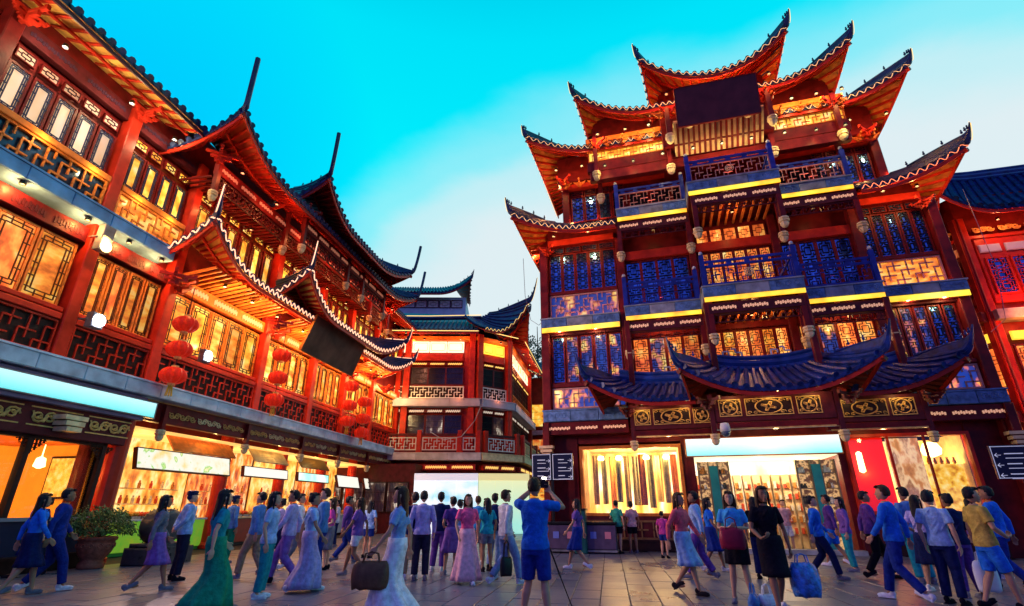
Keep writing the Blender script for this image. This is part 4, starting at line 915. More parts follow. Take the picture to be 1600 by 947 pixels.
label_board('tilted_board', 'blank dark brown board hung tilted below the lower eave of the left building', 'board', LM @ T(21.0, -1.75, 8.25) @ RX(R(20)), 4.6, 1.6, mat('worn brown board', (.16, .09, .06), .4, noise_s=1.2, noise_a=.6), ORANGE, .1)
# ---- lantern strings
def lantern_string(x, y, zs, r_, label):
    o = thing('lantern_string', label, 'lanterns', LM @ T(x, y, 0), 'red lantern strings on the left building')
    b = MB(); b.tube([(0, 0, zs[0] + r_ + .9), (0, 0, zs[-1] - r_)], .015, 5); b.build('cord', DARKRED, o)
    def mk():
        k = MB(); n = 24; o_ = 0; rows = 11; vs = []; P = []
        for i in range(rows + 1):
            a = PI * (.09 + .82 * i / rows); P.append([(math.sin(a) ** .8 * (1 + (.05 if j % 2 else -.09)) * math.cos(2 * PI * j / n), math.sin(a) ** .8 * (1 + (.05 if j % 2 else -.09)) * math.sin(2 * PI * j / n), .72 * math.cos(a)) for j in range(n + 1)])
        k.grid(P); return k.mesh('lantern', LANT)
    me = cached('lantmesh', mk)
    def cap():
        k = MB(); k.lathe([(.26, .66), (.30, .68), (.30, .84), (.2, .86)], 12); return k.mesh('cap', GOLD)
    for z in zs:
        l = put('lantern', me, o, T(0, 0, z) @ Matrix.Scale(r_, 4)); put('cap', cached('lantcap', cap), l); put('cap', cached('lantcap', cap), l, RX(PI))
    b = MB()
    for k in range(9): a = k * 2 * PI / 9; b.tube([(.05 * math.cos(a), .05 * math.sin(a), zs[-1] - r_ * .85), (.09 * math.cos(a), .09 * math.sin(a), zs[-1] - r_ * .85 - .32)], .014, 4)
    b.build('tassel', mat('yellow tassel', (.8, .45, .05), .6), o)
lantern_string(13.3, -.85, (6.8, 5.98, 5.15), .36, 'lantern string nearest on the left building, beside the white floodlight')
lantern_string(18.4, -.85, (7.22, 6.28, 5.38), .36, 'lantern string just left of the tilted brown board')
lantern_string(24.6, -.85, (7.3, 6.3, 5.5), .38, 'upper left string of the lantern pair right of the tilted board')
lantern_string(26.3, -.85, (6.8, 5.88, 5.15), .38, 'lower right string of the lantern pair near the end of the left building')
# ---- floodlights
def flood(M, label, e, col, target, size=.2, tall=False):
    o = thing('floodlight', label, 'floodlight', M)
    b = MB(); hh = .38 if tall else .2
    b.bbox(-.17, -.1, -hh, .17, .12, hh, .02); b.bar((-.2, .05, 0), (-.2, .3, 0), .03, .03); b.bar((.2, .05, 0), (.2, .3, 0), .03, .03); b.build('housing', GREYM, o)
    b = MB(); b.lathe([(.16, 0), (.16, .03), (.11, .06), (.001, .07)], 14); g = b.build('lamp_glass', BULBW if not tall else BULBY2, o, T(0, -.105, 0 if not tall else -.25) @ RX(R(90)))
    ld = bpy.data.lights.new('flood_light', 'SPOT'); ld.energy = e; ld.color = col; ld.shadow_soft_size = size; ld.spot_size = R(120); ld.spot_blend = .6
    lo = bpy.data.objects.new('flood_light', ld); COL.objects.link(lo); lo.parent = o
    wp = M.inverted() @ Vector(target); d = (wp - Vector((0, -.22, 0))).normalized()
    lo.matrix_basis = T(0, -.22, 0) @ d.to_track_quat('-Z', 'Y').to_matrix().to_4x4()
    return o
flood(LM @ T(10.55, -.75, 5.95), 'dazzling white floodlight on the railing post nearest the camera', 2400, (1, .70, .66), (4, 20, 8))
flood(LM @ T(14.5, -.75, 6.1), 'dazzling white floodlight beside the nearest lantern string', 2000, (1, .70, .66), (3, 14, 0))
flood(LM @ T(10.42, -.35, 8.35), 'dark box lamp high on the post under the blue slab', 520, (1, .55, .12), tuple(LM @ Vector((10.42, -.1, 5))), tall=True)

# ================================================================== BUILDING AT THE END OF THE LANE
def build_corner():
    h = thing('corner_house', 'red three storey corner house with white lattice railings at the end of the left street', 'building', I4)
    A = Vector((-21.5, 30.07, 0)); B = Vector((-11.9, 33.0, 0)); C = Vector((-10.35, 35.0, 0)); D = Vector((-11.25, 44.5, 0))
    def fr(P, Q): a = math.atan2(Q.y - P.y, Q.x - P.x); return T(P.x, P.y, 0) @ RZ(a), (Q - P).length
    FW = [fr(A, B), fr(B, C), fr(C, D)]
    b = MB(); vs = []
    inner = [(-21.5, 30.4), (-11.95, 33.3), (-10.65, 35.1), (-11.5, 44.5), (-21, 44)]
    for z in (0, 12.9): vs += [(x, y, z) for x, y in inner]
    b.add(vs, [(0, 1, 6, 5), (1, 2, 7, 6), (2, 3, 8, 7), (3, 4, 9, 8), (4, 0, 5, 9), (5, 6, 7, 8, 9)]); b.build('wall', REDB, h)
    WSL = mat('lilac white slab', (.50, .48, .62), .55, noise_s=2, noise_a=.2)
    for fi, (F, L_) in enumerate(FW):
        e = .35
        slab(h, F, -e if fi else 0, L_ + (e if fi < 2 else 0), -1.25, .2, 4.2, 4.66, STONEW if fi == 0 else CREAM, None, carved=False, seg=2.2) if fi < 2 else slab(h, F, -.4, L_, -1.25, .2, 4.2, 4.66, CREAM, None, carved=False, seg=2.2)
        slab(h, F, 0, L_ + .2, -.6, .2, 7.72, 8.25, WSL, None, carved=False, seg=2.)
        segs = [(0.2, 2.7), (3.0, 5.6), (5.95, 9.1)] if fi == 0 else ([(.35, L_ - .3)] if fi == 1 else [(.4, 3.2), (3.5, 6.3), (6.6, 9.3)])
        if fi == 0: segs = [(1.6, 4.9), (5.3, 9.0)]
        for (x0, x1) in segs:
            n = max(2, round((x1 - x0) / 1.1))
            fret(h, F, x0, x1, 8.4, 9.1, -.12, WHITE if fi < 2 else ORANGE, .19, .05, DARK, name='fret_panel')
            windows(h, F, x0, x1, n, 9.35, 10.5, PDARK, 'bars', .12, y=.06, fm=DARKRED, lm=DARK)
            beam(h, F, x0, x1, -.05, .1, 10.68, 10.85, RED, n, INSERTY, ih=.8)
            b = MB(); b.bbox(x0 + .05, -.04, 11.0, x1 - .05, .1, 11.5, .03); b.build('red_panel', REDB, h, F)
            for k in range(n):       # lit white upper lights with rounded corners
                w = (x1 - x0) / n; xx = x0 + w * k
                b = MB(); b.box(xx + .03, -.02, 11.62, xx + w - .03, .1, 12.4); o = b.build('light_panel', WLIT if not (fi == 1) else YLIT, h, F)
                b = MB(); q = [(xx + w / 2 + (w / 2 - .13) * (abs(math.cos(a)) ** .35) * (1 if math.cos(a) > 0 else -1), -.035, 12.01 + .28 * (abs(math.sin(a)) ** .35) * (1 if math.sin(a) > 0 else -1)) for a in [j * PI / 12 + .13 for j in range(25)]]; b.tube(q, .02, 4); b.build('moulding', GOLD, o)
            windows(h, F, x0, x1, n, 6.0, 7.2, [PDARK, PMIX2, PDARK], 'bars', .14, y=.06, fm=DARKRED, lm=DARK)
            beam(h, F, x0, x1, -.05, .1, 7.36, 7.6, RED, n, INSERTW, ih=.7)
        # posts and railings on the gallery
        np_ = {0: 4, 1: 1, 2: 3}[fi]; xs = [L_ * k / np_ for k in range(np_ + 1)] if fi != 0 else [1.2, 3.6, 6.4, 9.0, 10.2]
        for k in range(len(xs) - 1):
            x0, x1 = xs[k] + .2, xs[k + 1] - .2
            b = MB(); b.box(x0, -1.12, 5.72, x1, -1.0, 5.86); b.box(x0, -1.1, 4.7, x1, -1.02, 4.8); b.build('railing', DARKRED, h, F)
            fret(h, F, x0 + .05, x1 - .05, 4.88, 5.56, -1.06, WHITE if fi < 2 else CREAM, .18, .045, name='fret_panel')
        for x in xs: b = MB(); b.bbox(x - .14, -1.2, 4.66, x + .14, -.92, 6.05, .02); b.build('post', REDB, h, F)
        for x in ([1.4, 5.1, 9.6] if fi == 0 else [0, L_]): column(h, F, x, -.1, 4.6, 12.9, .42, REDB)
        beam(h, F, 0, L_, -.9, .2, 3.62, 3.98, REDB, max(2, int(L_ / 1.6)), INSERTY, ih=.5)
        beam(h, F, 0, L_, -.25, .1, 12.45, 12.75, ORANGE)
        roof(h, F, -.2 if fi else 0, L_ + (.15 if fi == 1 else 0), 1.25, 12.85, 1.6, 14.5, lift=2.1, ext=.5, spike=.4, Lc=3.2, left=(fi == 2), right=False, inn=.4, back=.4, sp=.32, rope=None, tiles='stuff', sof=RSOF, side_raf=False, spikedir=.6, pw=2.6) if fi != 1 else None
        k = MB(); k.tube([(x, -1.3, 12.8) for x in (0, L_)], .03, 4); k.build('light_rope', ROPEY, h, F)
        for q in range(max(1, int(L_ / 2.4))):
            x = L_ * (q + .5) / max(1, int(L_ / 2.4)); lamp(h, F, x, -.9, 12.3, 60, (1, .42, .12)); lamp(h, F, x, -.8, 8.5, 12, (1, .25, .06), None); lamp(h, F, x, -.7, 3.9, 14, (1, .45, .1), None)
    F, L_ = FW[1]   # chamfer roof between the two wings with its big upswept corner
    roof(h, F, -.5, L_ + .1, 1.5, 12.95, 1.4, 14.7, lift=2.6, ext=.4, spike=1.9, Lc=2.4, left=False, right=True, inn=.9, back=.5, sp=.32, rope=ROPEY, tiles='stuff', sof=RSOF, side_raf=False, spikedir=.35)
    b = MB(); b.add([(-21.5, 31.5, 14.4), (-12.3, 34.4, 14.4), (-11.6, 43.5, 14.4), (-21.5, 43.5, 14.4), (-20, 35, 16.2), (-14.5, 37.2, 16.2)], [(0, 1, 5, 4), (1, 2, 5), (2, 3, 4, 5), (3, 0, 4)]); b.build('main_roof', TILE, h)
    k = MB(); k.tube([(-21.5, 31.4, 14.62), (-16, 33.1, 14.62), (-12.2, 34.2, 14.7)], .14, 6); k.build('ridge', TILE, h)
    k = MB(); k.tube([(-21.5, 31.35, 14.82), (-16, 33.05, 14.82), (-12.2, 34.15, 14.9)], .03, 4); k.build('light_rope', ROPEY, h)
    return h
WLIT = mat('lit white panel', (.9, .8, .6), .4, emit=(1., .86, .62), es=1.3)
YLIT = mat('lit yellow panel', (.9, .7, .1), .4, emit=(1., .70, .05), es=1.1)
INSERTY = mat('lit yellow slot', (.8, .5, .1), .5, emit=(1., .62, .15), es=1.0, sample=False)
INSERTW = mat('white slot', (.8, .75, .7), .5, emit=(1., .8, .6), es=.5, sample=False)
PMIX2 = emission_pattern('dim window with lamp glints', [(.45, (.02, .01, .02)), (.6, (.15, .08, .06)), (.68, (.9, .75, .6))], .9, (1, 1, .6), 2.5, base=(.05, .04, .05), rough=.1)
build_corner()
PRINT = emission_pattern('pale hoarding print with aqua splashes', [(.30, (.05, .55, .80)), (.40, (.45, .85, .95)), (.48, (.82, .92, 1.)), (.7, (.92, .95, 1.))], .95, (1, 1, 1), .8, detail=5, base=(.6, .7, .8), per_object=False)
# hoarding in front of it; panels and headers get added emission for brightness
ho = thing('hoarding', 'large blank white and pale green hoarding below the corner house', 'hoarding', I4)
for (P, Q, m_) in (((-14.3, 28.9), (-10.6, 29.9), HOARD) if False else ((-14.4, 29.2), (-10.75, 30.2), None), ((-10.72, 30.2), (-7.9, 31.3), None)):
    a = math.atan2(Q[1] - P[1], Q[0] - P[0]); L_ = math.hypot(Q[0] - P[0], Q[1] - P[1]); n = 3; F = T(P[0], P[1], 0) @ RZ(a); first = P[0] < -14
    for k in range(n): b = MB(); b.box(L_ * k / n + .01, 0, .02, L_ * (k + 1) / n - .01, .08, 2.9); b.build('printed_panel', PRINT if first else vgrad('green print', (.85, .95, .50), (.35, .90, .75), .85, .5, 2.9), ho, F)
    b = MB(); b.box(0, -.02, 2.9, L_, .12, 3.3); b.build('header', mat('emissive white header', (.8, .8, .85), .5, emit=(.85, .88, 1.), es=.6) if first else mat('emissive yellow header', (.8, .78, .45), .5, emit=(.95, .9, .4), es=.6), ho, F)
    b = MB(); b.box(0, .1, 0, L_, 1.2, 3.25); b.build('core', WHITE, ho, F)
# passage wall left of the hoarding
def simple_house(name, label, P, Q, depth, z1, wallm, floors, roofz, lift=1., **kw):
    a = math.atan2(Q[1] - P[1], Q[0] - P[0]); L_ = math.hypot(Q[0] - P[0], Q[1] - P[1]); F = I4
    h = thing(name, label, 'building', T(P[0], P[1], 0) @ RZ(a))
    b = MB(); b.box(0, .1, 0, L_, depth, z1); b.build('wall', wallm, h, F)
    for (z0, z2, n, pane, pat, fm) in floors: windows(h, F, .3, L_ - .3, n, z0, z2, pane, pat, .18, y=.04, fm=fm, lm=DARK)
    if kw.get('bands'):
        for (z0, z2, m_) in kw['bands']: b = MB(); b.box(-.1, -.25, z0, L_ + .1, .1, z2); b.build('band', m_, h, F)
    if not kw.get('noroof'): roof(h, F, -.3, L_ + .3, 1.2, roofz, 1.2, roofz + 1.5, lift=lift, ext=.3, spike=kw.get('spike', 1.), Lc=3., left=kw.get('left', True), right=kw.get('right', True), back=2, inn=1.4, sp=.34, rope=kw.get('rope'), tiles='stuff', sof=RSOF, side_raf=False)
    b = MB(); b.add([(1, 1.2, roofz + 1.4), (L_ - 1, 1.2, roofz + 1.4), (L_ - 1.5, depth * .5, roofz + 3.2), (1.5, depth * .5, roofz + 3.2), (1, depth, roofz + 1.4), (L_ - 1, depth, roofz + 1.4)], [(0, 1, 2, 3), (3, 2, 5, 4), (0, 3, 4), (1, 5, 2)]) if kw.get('big', True) else b
    if b.v: b.build('main_roof', TILE, h, F)
    return h
wt = simple_house('white_tower', 'white walled upper storey with dark roof rising behind the corner house', (-28.2, 41.1), (-17.5, 44.3), 9, 21.0, mat('blue white plaster', (.62, .68, .85), .6, noise_s=1.5, noise_a=.15), [(17.0, 18.5, 14, mat('lilac window blind', (.7, .62, .8), .5), 'transom', REDB), (19.9, 20.6, 9, mat('pale frieze', (.75, .6, .6), .5), 'transom', DARKRED)], 21.0, 1.4, spike=.8, big=False, bands=[(18.7, 18.85, DARKRED)])
simple_house('lane_house', 'narrow house with orange lit windows far down the lane beside the tall hall', (-12.2, 47), (-5.5, 47.5), 8, 13, RED, [(2, 4, 4, PWARM, 'bars', ORANGE), (5.2, 7.2, 4, PRED, 'bars', ORANGE), (8.4, 10.4, 4, PYEL, 'bars', ORANGE)], 13, 1.2, bands=[(4.4, 4.8, STONE), (7.6, 8, STONE)], rope=ROPEY)
simple_house('passage_house', 'dark house front in the gap between the left row and the hoarding', (-22, 36.9 - 8.5), (-14.6, 29.6), 2.5, 3.9, DARKRED, [(1.2, 2.8, 5, PMIX2, 'bars', DARK)], 3.7, .1, noroof=True, big=False)
# annex at the far right
def build_annex():
    h = thing('annex_hall', 'red hall with a blue tiled roof at the right edge, partly behind the tall hall', 'hall', I4)
    P0 = Vector((11.3, 26.0, 0)); P1 = Vector((13.0, 23.6, 0)); P2 = Vector((25, 23.9, 0))
    def fr(P, Q): a = math.atan2(Q.y - P.y, Q.x - P.x); return T(P.x, P.y, 0) @ RZ(a), (Q - P).length
    b = MB(); b.add([(11.5, 26, z) for z in (0, 14.0)] + [(13.1, 23.8, z) for z in (0, 14.0)] + [(25, 24.1, z) for z in (0, 14.0)] + [(25, 33, z) for z in (0, 14.0)] + [(11.5, 33, z) for z in (0, 14.0)], [(0, 2, 3, 1), (2, 4, 5, 3), (4, 6, 7, 5), (6, 8, 9, 7), (8, 0, 1, 9), (1, 3, 5, 7, 9)]); b.build('wall', RED, h)
    for fi, (F, L_) in enumerate((fr(P0, P1), fr(P1, P2))):
        col = REDB if fi else DARKRED
        segs = [(.2, L_ - .15)] if fi == 0 else [(.35, 4.0), (4.5, 8.2), (8.6, 11.6)]
        for (x0, x1) in segs:
            n = 2 if fi == 0 else 4
            b = MB(); b.bbox(x0, -.05, 9.0, x1, .1, 11.85, .03); b.build('wall_panel', col, h, F)
            windows(h, F, x0 + .1, x1 - .1, n, 9.4, 10.9, PBLUE if fi else PRED, 'blocks', .22, y=-.08, fm=col, lm=col)
            for k in range(n):
                w = (x1 - x0) / n; b = MB(); b.bbox(x0 + w * k + .08, -.12, 11.2, x0 + w * (k + 1) - .08, .0, 11.55, .03); b.build('light_panel', mat('blue white panel', (.55, .65, .9), .35) if fi else CREAM, h, F)
                b = MB(); scroll_panel(b, x0 + w * k + .1, 12.1, w - .2, .3, -.1, .03); b.build('carved_panel', GOLD, h, F)
            windows(h, F, x0, x1, n, 5.4, 7.2, PRED, 'blocks', .2, y=.0, fm=RED, lm=RED)
            for k in range(n):
                w = (x1 - x0) / n; b = MB(); b.bbox(x0 + w * k + .08, -.1, 7.45, x0 + w * (k + 1) - .08, .0, 7.8, .03); b.build('light_panel', YLIT, h, F)
            windows(h, F, x0, x1, n, 1.2, 3.4, PWARM, 'bars', .2, y=.0, fm=RED, lm=RED)
        for x in ((0, L_) if fi == 0 else (0, 4.25, 8.4)): column(h, F, x, -.05, 0, 12.8, .36, REDB if fi else RED)
        beam(h, F, 0, L_, -.5, .1, 8.2, 8.6, STONE if fi else DARKRED); beam(h, F, 0, L_, -.5, .1, 4.3, 4.7, DARKRED); beam(h, F, 0, L_, -.12, .1, 11.85, 12.0, REDB)
        for q in range(int(L_ / 2)): lamp(h, F, 1 + 2 * q, -.8, 8.9, 75, (1, .16, .05), None); lamp(h, F, 1 + 2 * q, -.8, 8.1, 110, (1, .2, .04)); lamp(h, F, 1 + 2 * q, -.8, 12.3, 50, (1, .3, .1)); lamp(h, F, 1 + 2 * q, -1.0, 4.2, 60, (1, .25, .05))
    F, L_ = fr(P1, P2)
    roof(h, F, -.9, L_, 1.3, 12.6, 1.6, 15.7, lift=1.0, ext=.25, spike=1.1, Lc=2.0, left=True, right=False, inn=1.6, back=3.5, sp=.34, rope=None, tile=TILEC, tiles='stuff', sof=RSOF, ridge=True)
    k = MB(); k.tube([(-.2 + .35 * j, 1.5 - .30 * j if j < 1 else 1.6, 15.7 - .02 * j) for j in range(30)], .16, 8); k.build('ridge', TILEB, h, F)
    return h
build_annex()

# ================================================================== GROUND
def paving_mat():
    m = mat('grey granite paving', (.10, .10, .125), .34, spec=.5); t = m.node_tree; L = t.links.new; b = t.nodes['Principled BSDF']
    g = N(t, 'ShaderNodeNewGeometry'); n1 = N(t, 'ShaderNodeTexNoise'); n1.inputs['Scale'].default_value = .55; n1.inputs['Detail'].default_value = 6; n1.inputs['Roughness'].default_value = .65
    n2 = N(t, 'ShaderNodeTexNoise'); n2.inputs['Scale'].default_value = 34; n2.inputs['Detail'].default_value = 5
    L(g.outputs['Position'], n1.inputs[0]); L(g.outputs['Position'], n2.inputs[0])
    # one tone per stone, stains across stones, grain
    vo = N(t, 'ShaderNodeTexVoronoi'); vo.inputs['Scale'].default_value = 1.4; L(g.outputs['Position'], vo.inputs['Vector'])
    oi = N(t, 'ShaderNodeObjectInfo'); a = N(t, 'ShaderNodeMath', op='MULTIPLY_ADD'); L(oi.outputs['Random'], a.inputs[0]); a.inputs[1].default_value = .28; a.inputs[2].default_value = .45
    a2 = N(t, 'ShaderNodeMath', op='MULTIPLY_ADD'); L(n1.outputs[0], a2.inputs[0]); a2.inputs[1].default_value = .9; L(a.outputs[0], a2.inputs[2])
    a3 = N(t, 'ShaderNodeMath', op='MULTIPLY_ADD'); L(n2.outputs[0], a3.inputs[0]); a3.inputs[1].default_value = .5; L(a2.outputs[0], a3.inputs[2])
    hs = N(t, 'ShaderNodeHueSaturation'); hs.inputs['Color'].default_value = (.070, .076, .120, 1); L(a3.outputs[0], hs.inputs['Value']); L(hs.outputs[0], b.inputs['Base Color'])
    rr = N(t, 'ShaderNodeMapRange'); L(n1.outputs[0], rr.inputs[0]); rr.inputs['From Min'].default_value = .3; rr.inputs['From Max'].default_value = .7; rr.inputs['To Min'].default_value = .22; rr.inputs['To Max'].default_value = .48; L(rr.outputs[0], b.inputs['Roughness'])
    bp = N(t, 'ShaderNodeBump'); bp.inputs['Strength'].default_value = .35; bp.inputs['Distance'].default_value = .01; L(n2.outputs[0], bp.inputs['Height']); L(bp.outputs[0], b.inputs['Normal'])
    return m
def build_ground():
    g = MB(); g.add([(-300, -60, -.02), (300, -60, -.02), (300, 500, -.02), (-300, 500, -.02)], [(0, 1, 2, 3)])
    gr = g.build('ground', mat('joint mortar', (.03, .03, .035), .8, noise_s=3), None); tag(gr, kind='structure')
    PAV = paving_mat()
    pw_, pl = .48, .96; G = RZ(A6); Gi = G.inverted()
    cand = []
    fwd = Vector((-math.sin(R(16)), math.cos(R(16)))); rt = Vector((math.cos(R(16)), math.sin(R(16))))
    for i in range(-40, 46):
        for j in range(2, 34):
            off = (i % 2) * pl * .5 + ((i * 7) % 3) * .08
            c = G @ Vector((i * pw_, j * pl + off, 0))
            f = c.x * fwd.x + c.y * fwd.y; s_ = c.x * rt.x + c.y * rt.y
            if f < 4.6 or abs(s_) > f * 1.0 + 1.2: continue
            if (c.dot(NV) < -13.3): continue
            if c.y > 20.1 and c.x > -4.6: continue
            if c.y > 34: continue
            cand.append((c.length, i, j, off))
    cand.sort()
    def pav(b=None, x=0, y=0, z=0):
        b = b or MB(); w, l, t, q = pw_ / 2 - .006, pl / 2 - .006, .03, .007
        return b.add([(x - w, y - l, z - t), (x + w, y - l, z - t), (x + w, y + l, z - t), (x - w, y + l, z - t), (x - w, y - l, z - q), (x + w, y - l, z - q), (x + w, y + l, z - q), (x - w, y + l, z - q), (x - w + q, y - l + q, z), (x + w - q, y - l + q, z), (x + w - q, y + l - q, z), (x - w + q, y + l - q, z)],
                     [(0, 1, 5, 4), (1, 2, 6, 5), (2, 3, 7, 6), (3, 0, 4, 7), (4, 5, 9, 8), (5, 6, 10, 9), (6, 7, 11, 10), (7, 4, 8, 11), (8, 9, 10, 11)])
    me = pav().mesh('paving_stone', PAV); rr = random.Random(2)
    rest = MB()
    for n, (d, i, j, off) in enumerate(cand):
        z = rr.uniform(-.003, .003)
        if n < 300: put('paving_stone', me, gr, G @ T(i * pw_, j * pl + off, z) @ RX(rr.uniform(-.002, .002)))
        else: pav(rest, i * pw_, j * pl + off, z)
    # rest: one tone variation through noise
    stuff(rest.build('paving_stones', PAV, gr, G))
    # pale inlaid plate on the right
    p = thing('floor_plate', 'pale lozenge shaped plate set in the paving at the lower right', 'plate', T(3.9, 9.0, .0) @ RZ(R(4)))
    b = MB(); b.add([(-1.1, 0, .006), (0, -.42, .006), (1.1, 0, .006), (0, .42, .006), (-1.1, 0, -.01), (0, -.42, -.01), (1.1, 0, -.01), (0, .42, -.01)], [(0, 1, 2, 3), (0, 4, 5, 1), (1, 5, 6, 2), (2, 6, 7, 3), (3, 7, 4, 0)]); b.build('plate', mat('worn brass plate', (.45, .38, .22), .4, metal=.4, noise_s=5), p)
    b = MB(); q = [(.62 * math.cos(a), .20 * math.sin(a), .012) for a in [k * PI / 10 for k in range(21)]]; b.tube(q, .02, 4); b.tube([(x * .5, y * .5, z) for x, y, z in q], .03, 4); b.build('relief_ring', BLACKM, p)
    return gr
build_ground()

# ================================================================== PEOPLE
def ell(b, c, r, n=12, m_=9, fn=None):
    P = []
    for i in range(m_ + 1):
        a = PI * i / m_; row = []
        for j in range(n + 1):
            t = 2 * PI * j / n; v = Vector((math.sin(a) * math.cos(t), math.sin(a) * math.sin(t), math.cos(a)))
            if fn: v = fn(v)
            row.append((c[0] + v.x * r[0], c[1] + v.y * r[1], c[2] + v.z * r[2]))
        P.append(row[:-1] + [row[0]])
    o = len(b.v)
    for row in P: b.v += row[:-1]
    for i in range(m_):
        for j in range(n):
            a = o + i * n + j; c2 = o + i * n + (j + 1) % n; b.f.append((a, a + n, c2 + n, c2))
def rings(b, rs, n=20, fold=0, phase=0):
    """closed loft of ellipses (x, y, z, rx, ry)"""
    o = len(b.v)
    for k, (x, y, z, rx, ry) in enumerate(rs):
        g = fold * (k / max(1, len(rs) - 1))
        for j in range(n):
            a = 2 * PI * j / n; q = 1 + g * math.sin(a * 7 + phase) + g * .5 * math.sin(a * 11 + 1.3)
            b.v.append((x + rx * q * math.cos(a), y + ry * q * math.sin(a), z))
    for i in range(len(rs) - 1):
        for j in range(n):
            a = o + i * n + j; c = o + i * n + (j + 1) % n; b.f.append((a, c, c + n, a + n))
    b.f.append(tuple(o + j for j in range(n))[::-1]); b.f.append(tuple(o + (len(rs) - 1) * n + j for j in range(n)))
def remesh(b, name, vox, smooth=2):
    me = b.mesh('tmp'); o = bpy.data.objects.new('tmp', me); COL.objects.link(o)
    m = o.modifiers.new('r', 'REMESH'); m.mode = 'VOXEL'; m.voxel_size = vox
    s_ = o.modifiers.new('s', 'SMOOTH'); s_.factor = .5; s_.iterations = smooth
    dg = bpy.context.evaluated_depsgraph_get(); r = bpy.data.meshes.new_from_object(o.evaluated_get(dg)); r.name = name; r.shade_smooth()
    bpy.data.objects.remove(o); bpy.data.meshes.remove(me); return r
V = Vector
POSES = {   # arms: elbow, wrist, hand direction, palm normal for the +x side and the -x side; legs: knee, ankle for each side
 'stand': dict(a=((.25, .04, 1.12), (.245, -.03, .87), (.0, -.1, -1), (-1, 0, 0), (-.25, .05, 1.12), (-.25, -.02, .87), (0, -.1, -1), (1, 0, 0)), l=((.10, -.02, .49), (.115, .02, .08), (-.10, -.01, .49), (-.11, .04, .08))),
 'stand2': dict(a=((.25, .05, 1.13), (.15, -.17, 1.02), (-.5, -.6, .1), (0, 0, -1), (-.25, .05, 1.12), (-.26, .0, .87), (0, -.1, -1), (1, 0, 0)), l=((.11, -.06, .49), (.15, -.02, .08), (-.09, .0, .49), (-.09, .04, .08))),
 'walk': dict(a=((.25, -.08, 1.13), (.23, -.24, .93), (-.05, -.6, -.7), (-1, 0, 0), (-.25, .13, 1.13), (-.27, .14, .88), (0, .0, -1), (1, 0, 0)), l=((.09, -.02, .49), (.09, .27, .14), (-.09, -.19, .50), (-.09, -.27, .09))),
 'walk2': dict(a=((.25, .13, 1.13), (.26, .15, .88), (0, .0, -1), (-1, 0, 0), (-.25, -.07, 1.13), (-.22, -.22, .93), (.05, -.6, -.7), (1, 0, 0)), l=((.09, -.17, .50), (.09, -.22, .09), (-.09, .02, .49), (-.09, .24, .13))),
 'phone': dict(a=((.235, .0, 1.13), (.07, -.24, 1.14), (-.75, -.35, .2), (0, .2, -1), (-.235, .0, 1.13), (-.05, -.25, 1.13), (.6, -.5, .3), (.1, .4, 1)), l=((.10, -.03, .49), (.14, -.01, .08), (-.10, -.03, .49), (-.14, .04, .08))),
 'carry': dict(a=((.25, .03, 1.12), (.27, -.02, .86), (0, -.05, -1), (-1, 0, 0), (-.25, -.02, 1.13), (-.19, -.20, 1.00), (.5, -.6, .3), (0, .3, 1)), l=((.09, .02, .49), (.09, .2, .11), (-.09, -.12, .50), (-.09, -.17, .09))),
 'behind': dict(a=((.25, .10, 1.13), (.06, .20, .98), (-.9, .1, -.2), (0, -1, 0), (-.25, .10, 1.13), (-.05, .22, .95), (.9, .1, -.2), (0, -1, 0)), l=((.10, -.02, .49), (.14, .02, .08), (-.10, -.02, .49), (-.14, .02, .08))),
 'photo': dict(a=((.33, -.20, 1.42), (.10, -.33, 1.63), (-.35, -.5, .6), (-.8, -.2, -.2), (-.33, -.18, 1.36), (-.10, -.34, 1.56), (.45, -.5, .5), (.6, -.1, .6)), l=((.11, -.03, .49), (.18, .02, .08), (-.11, -.03, .49), (-.18, .04, .08))),
}
def hand(b, w, d, nrm, side, curl=.5):
    w = V(w); d = V(d).normalized(); nrm = V(nrm); nrm = (nrm - d * nrm.dot(d)).normalized(); s_ = d.cross(nrm).normalized()
    # palm: short flattened loft
    for t in (-.025, -.008, .009, .025): b.tube([w, w + d * .03 + s_ * t, w + d * .085 + s_ * t * 1.25], [.016, .0145, .013], 7)
    for i, (t, L_) in enumerate(((-.031, .070), (-.011, .080), (.010, .075), (.030, .058))):
        p = w + d * .085 + s_ * t; q = [p]; a = 0
        for k, f in enumerate((.45, .30, .25)):
            a += curl * (.55 + .12 * i); dd = d * math.cos(a) + nrm * math.sin(a); p = p + dd * L_ * f; q.append(p)
        b.tube(q, [.0098, .009, .0085, .0075], 6)
    # thumb leaves the side of the palm near its base
    tdir = V((0, 0, 1)); sg = -1
    p0 = w + d * .025 + s_ * (sg * .022); p1 = p0 + (s_ * sg * .6 + d * .6 + nrm * .45).normalized() * .042; p2 = p1 + (s_ * sg * .15 + d * .85 + nrm * .5).normalized() * .032
    b.tube([p0, p1, p2], [.0125, .0105, .0085], 6)
def torso_rings(fem, gx=0., gy=0., z0=.84, z1=1.50):
    rs = [(.80, .150, .105), (.86, .165, .12), (.93, .168, .122), (1.02, .146, .104), (1.10, .138, .098), (1.20, .156, .108), (1.30, .172, .112), (1.375, .165, .10), (1.415, .125, .082), (1.445, .075, .066), (1.475, .056, .058), (1.52, .053, .056)]
    if fem: rs = [(z, rx * (.98 if z < .95 else (.86 if z < 1.15 else .88)) + (.006 if z < .95 else 0), ry * (.98 if z > 1.15 or z < .95 else .9)) for z, rx, ry in rs]
    return [(0, .01 if z > 1.4 else 0, z, rx + gx, ry + gy) for z, rx, ry in rs if z0 - .001 <= z <= z1]
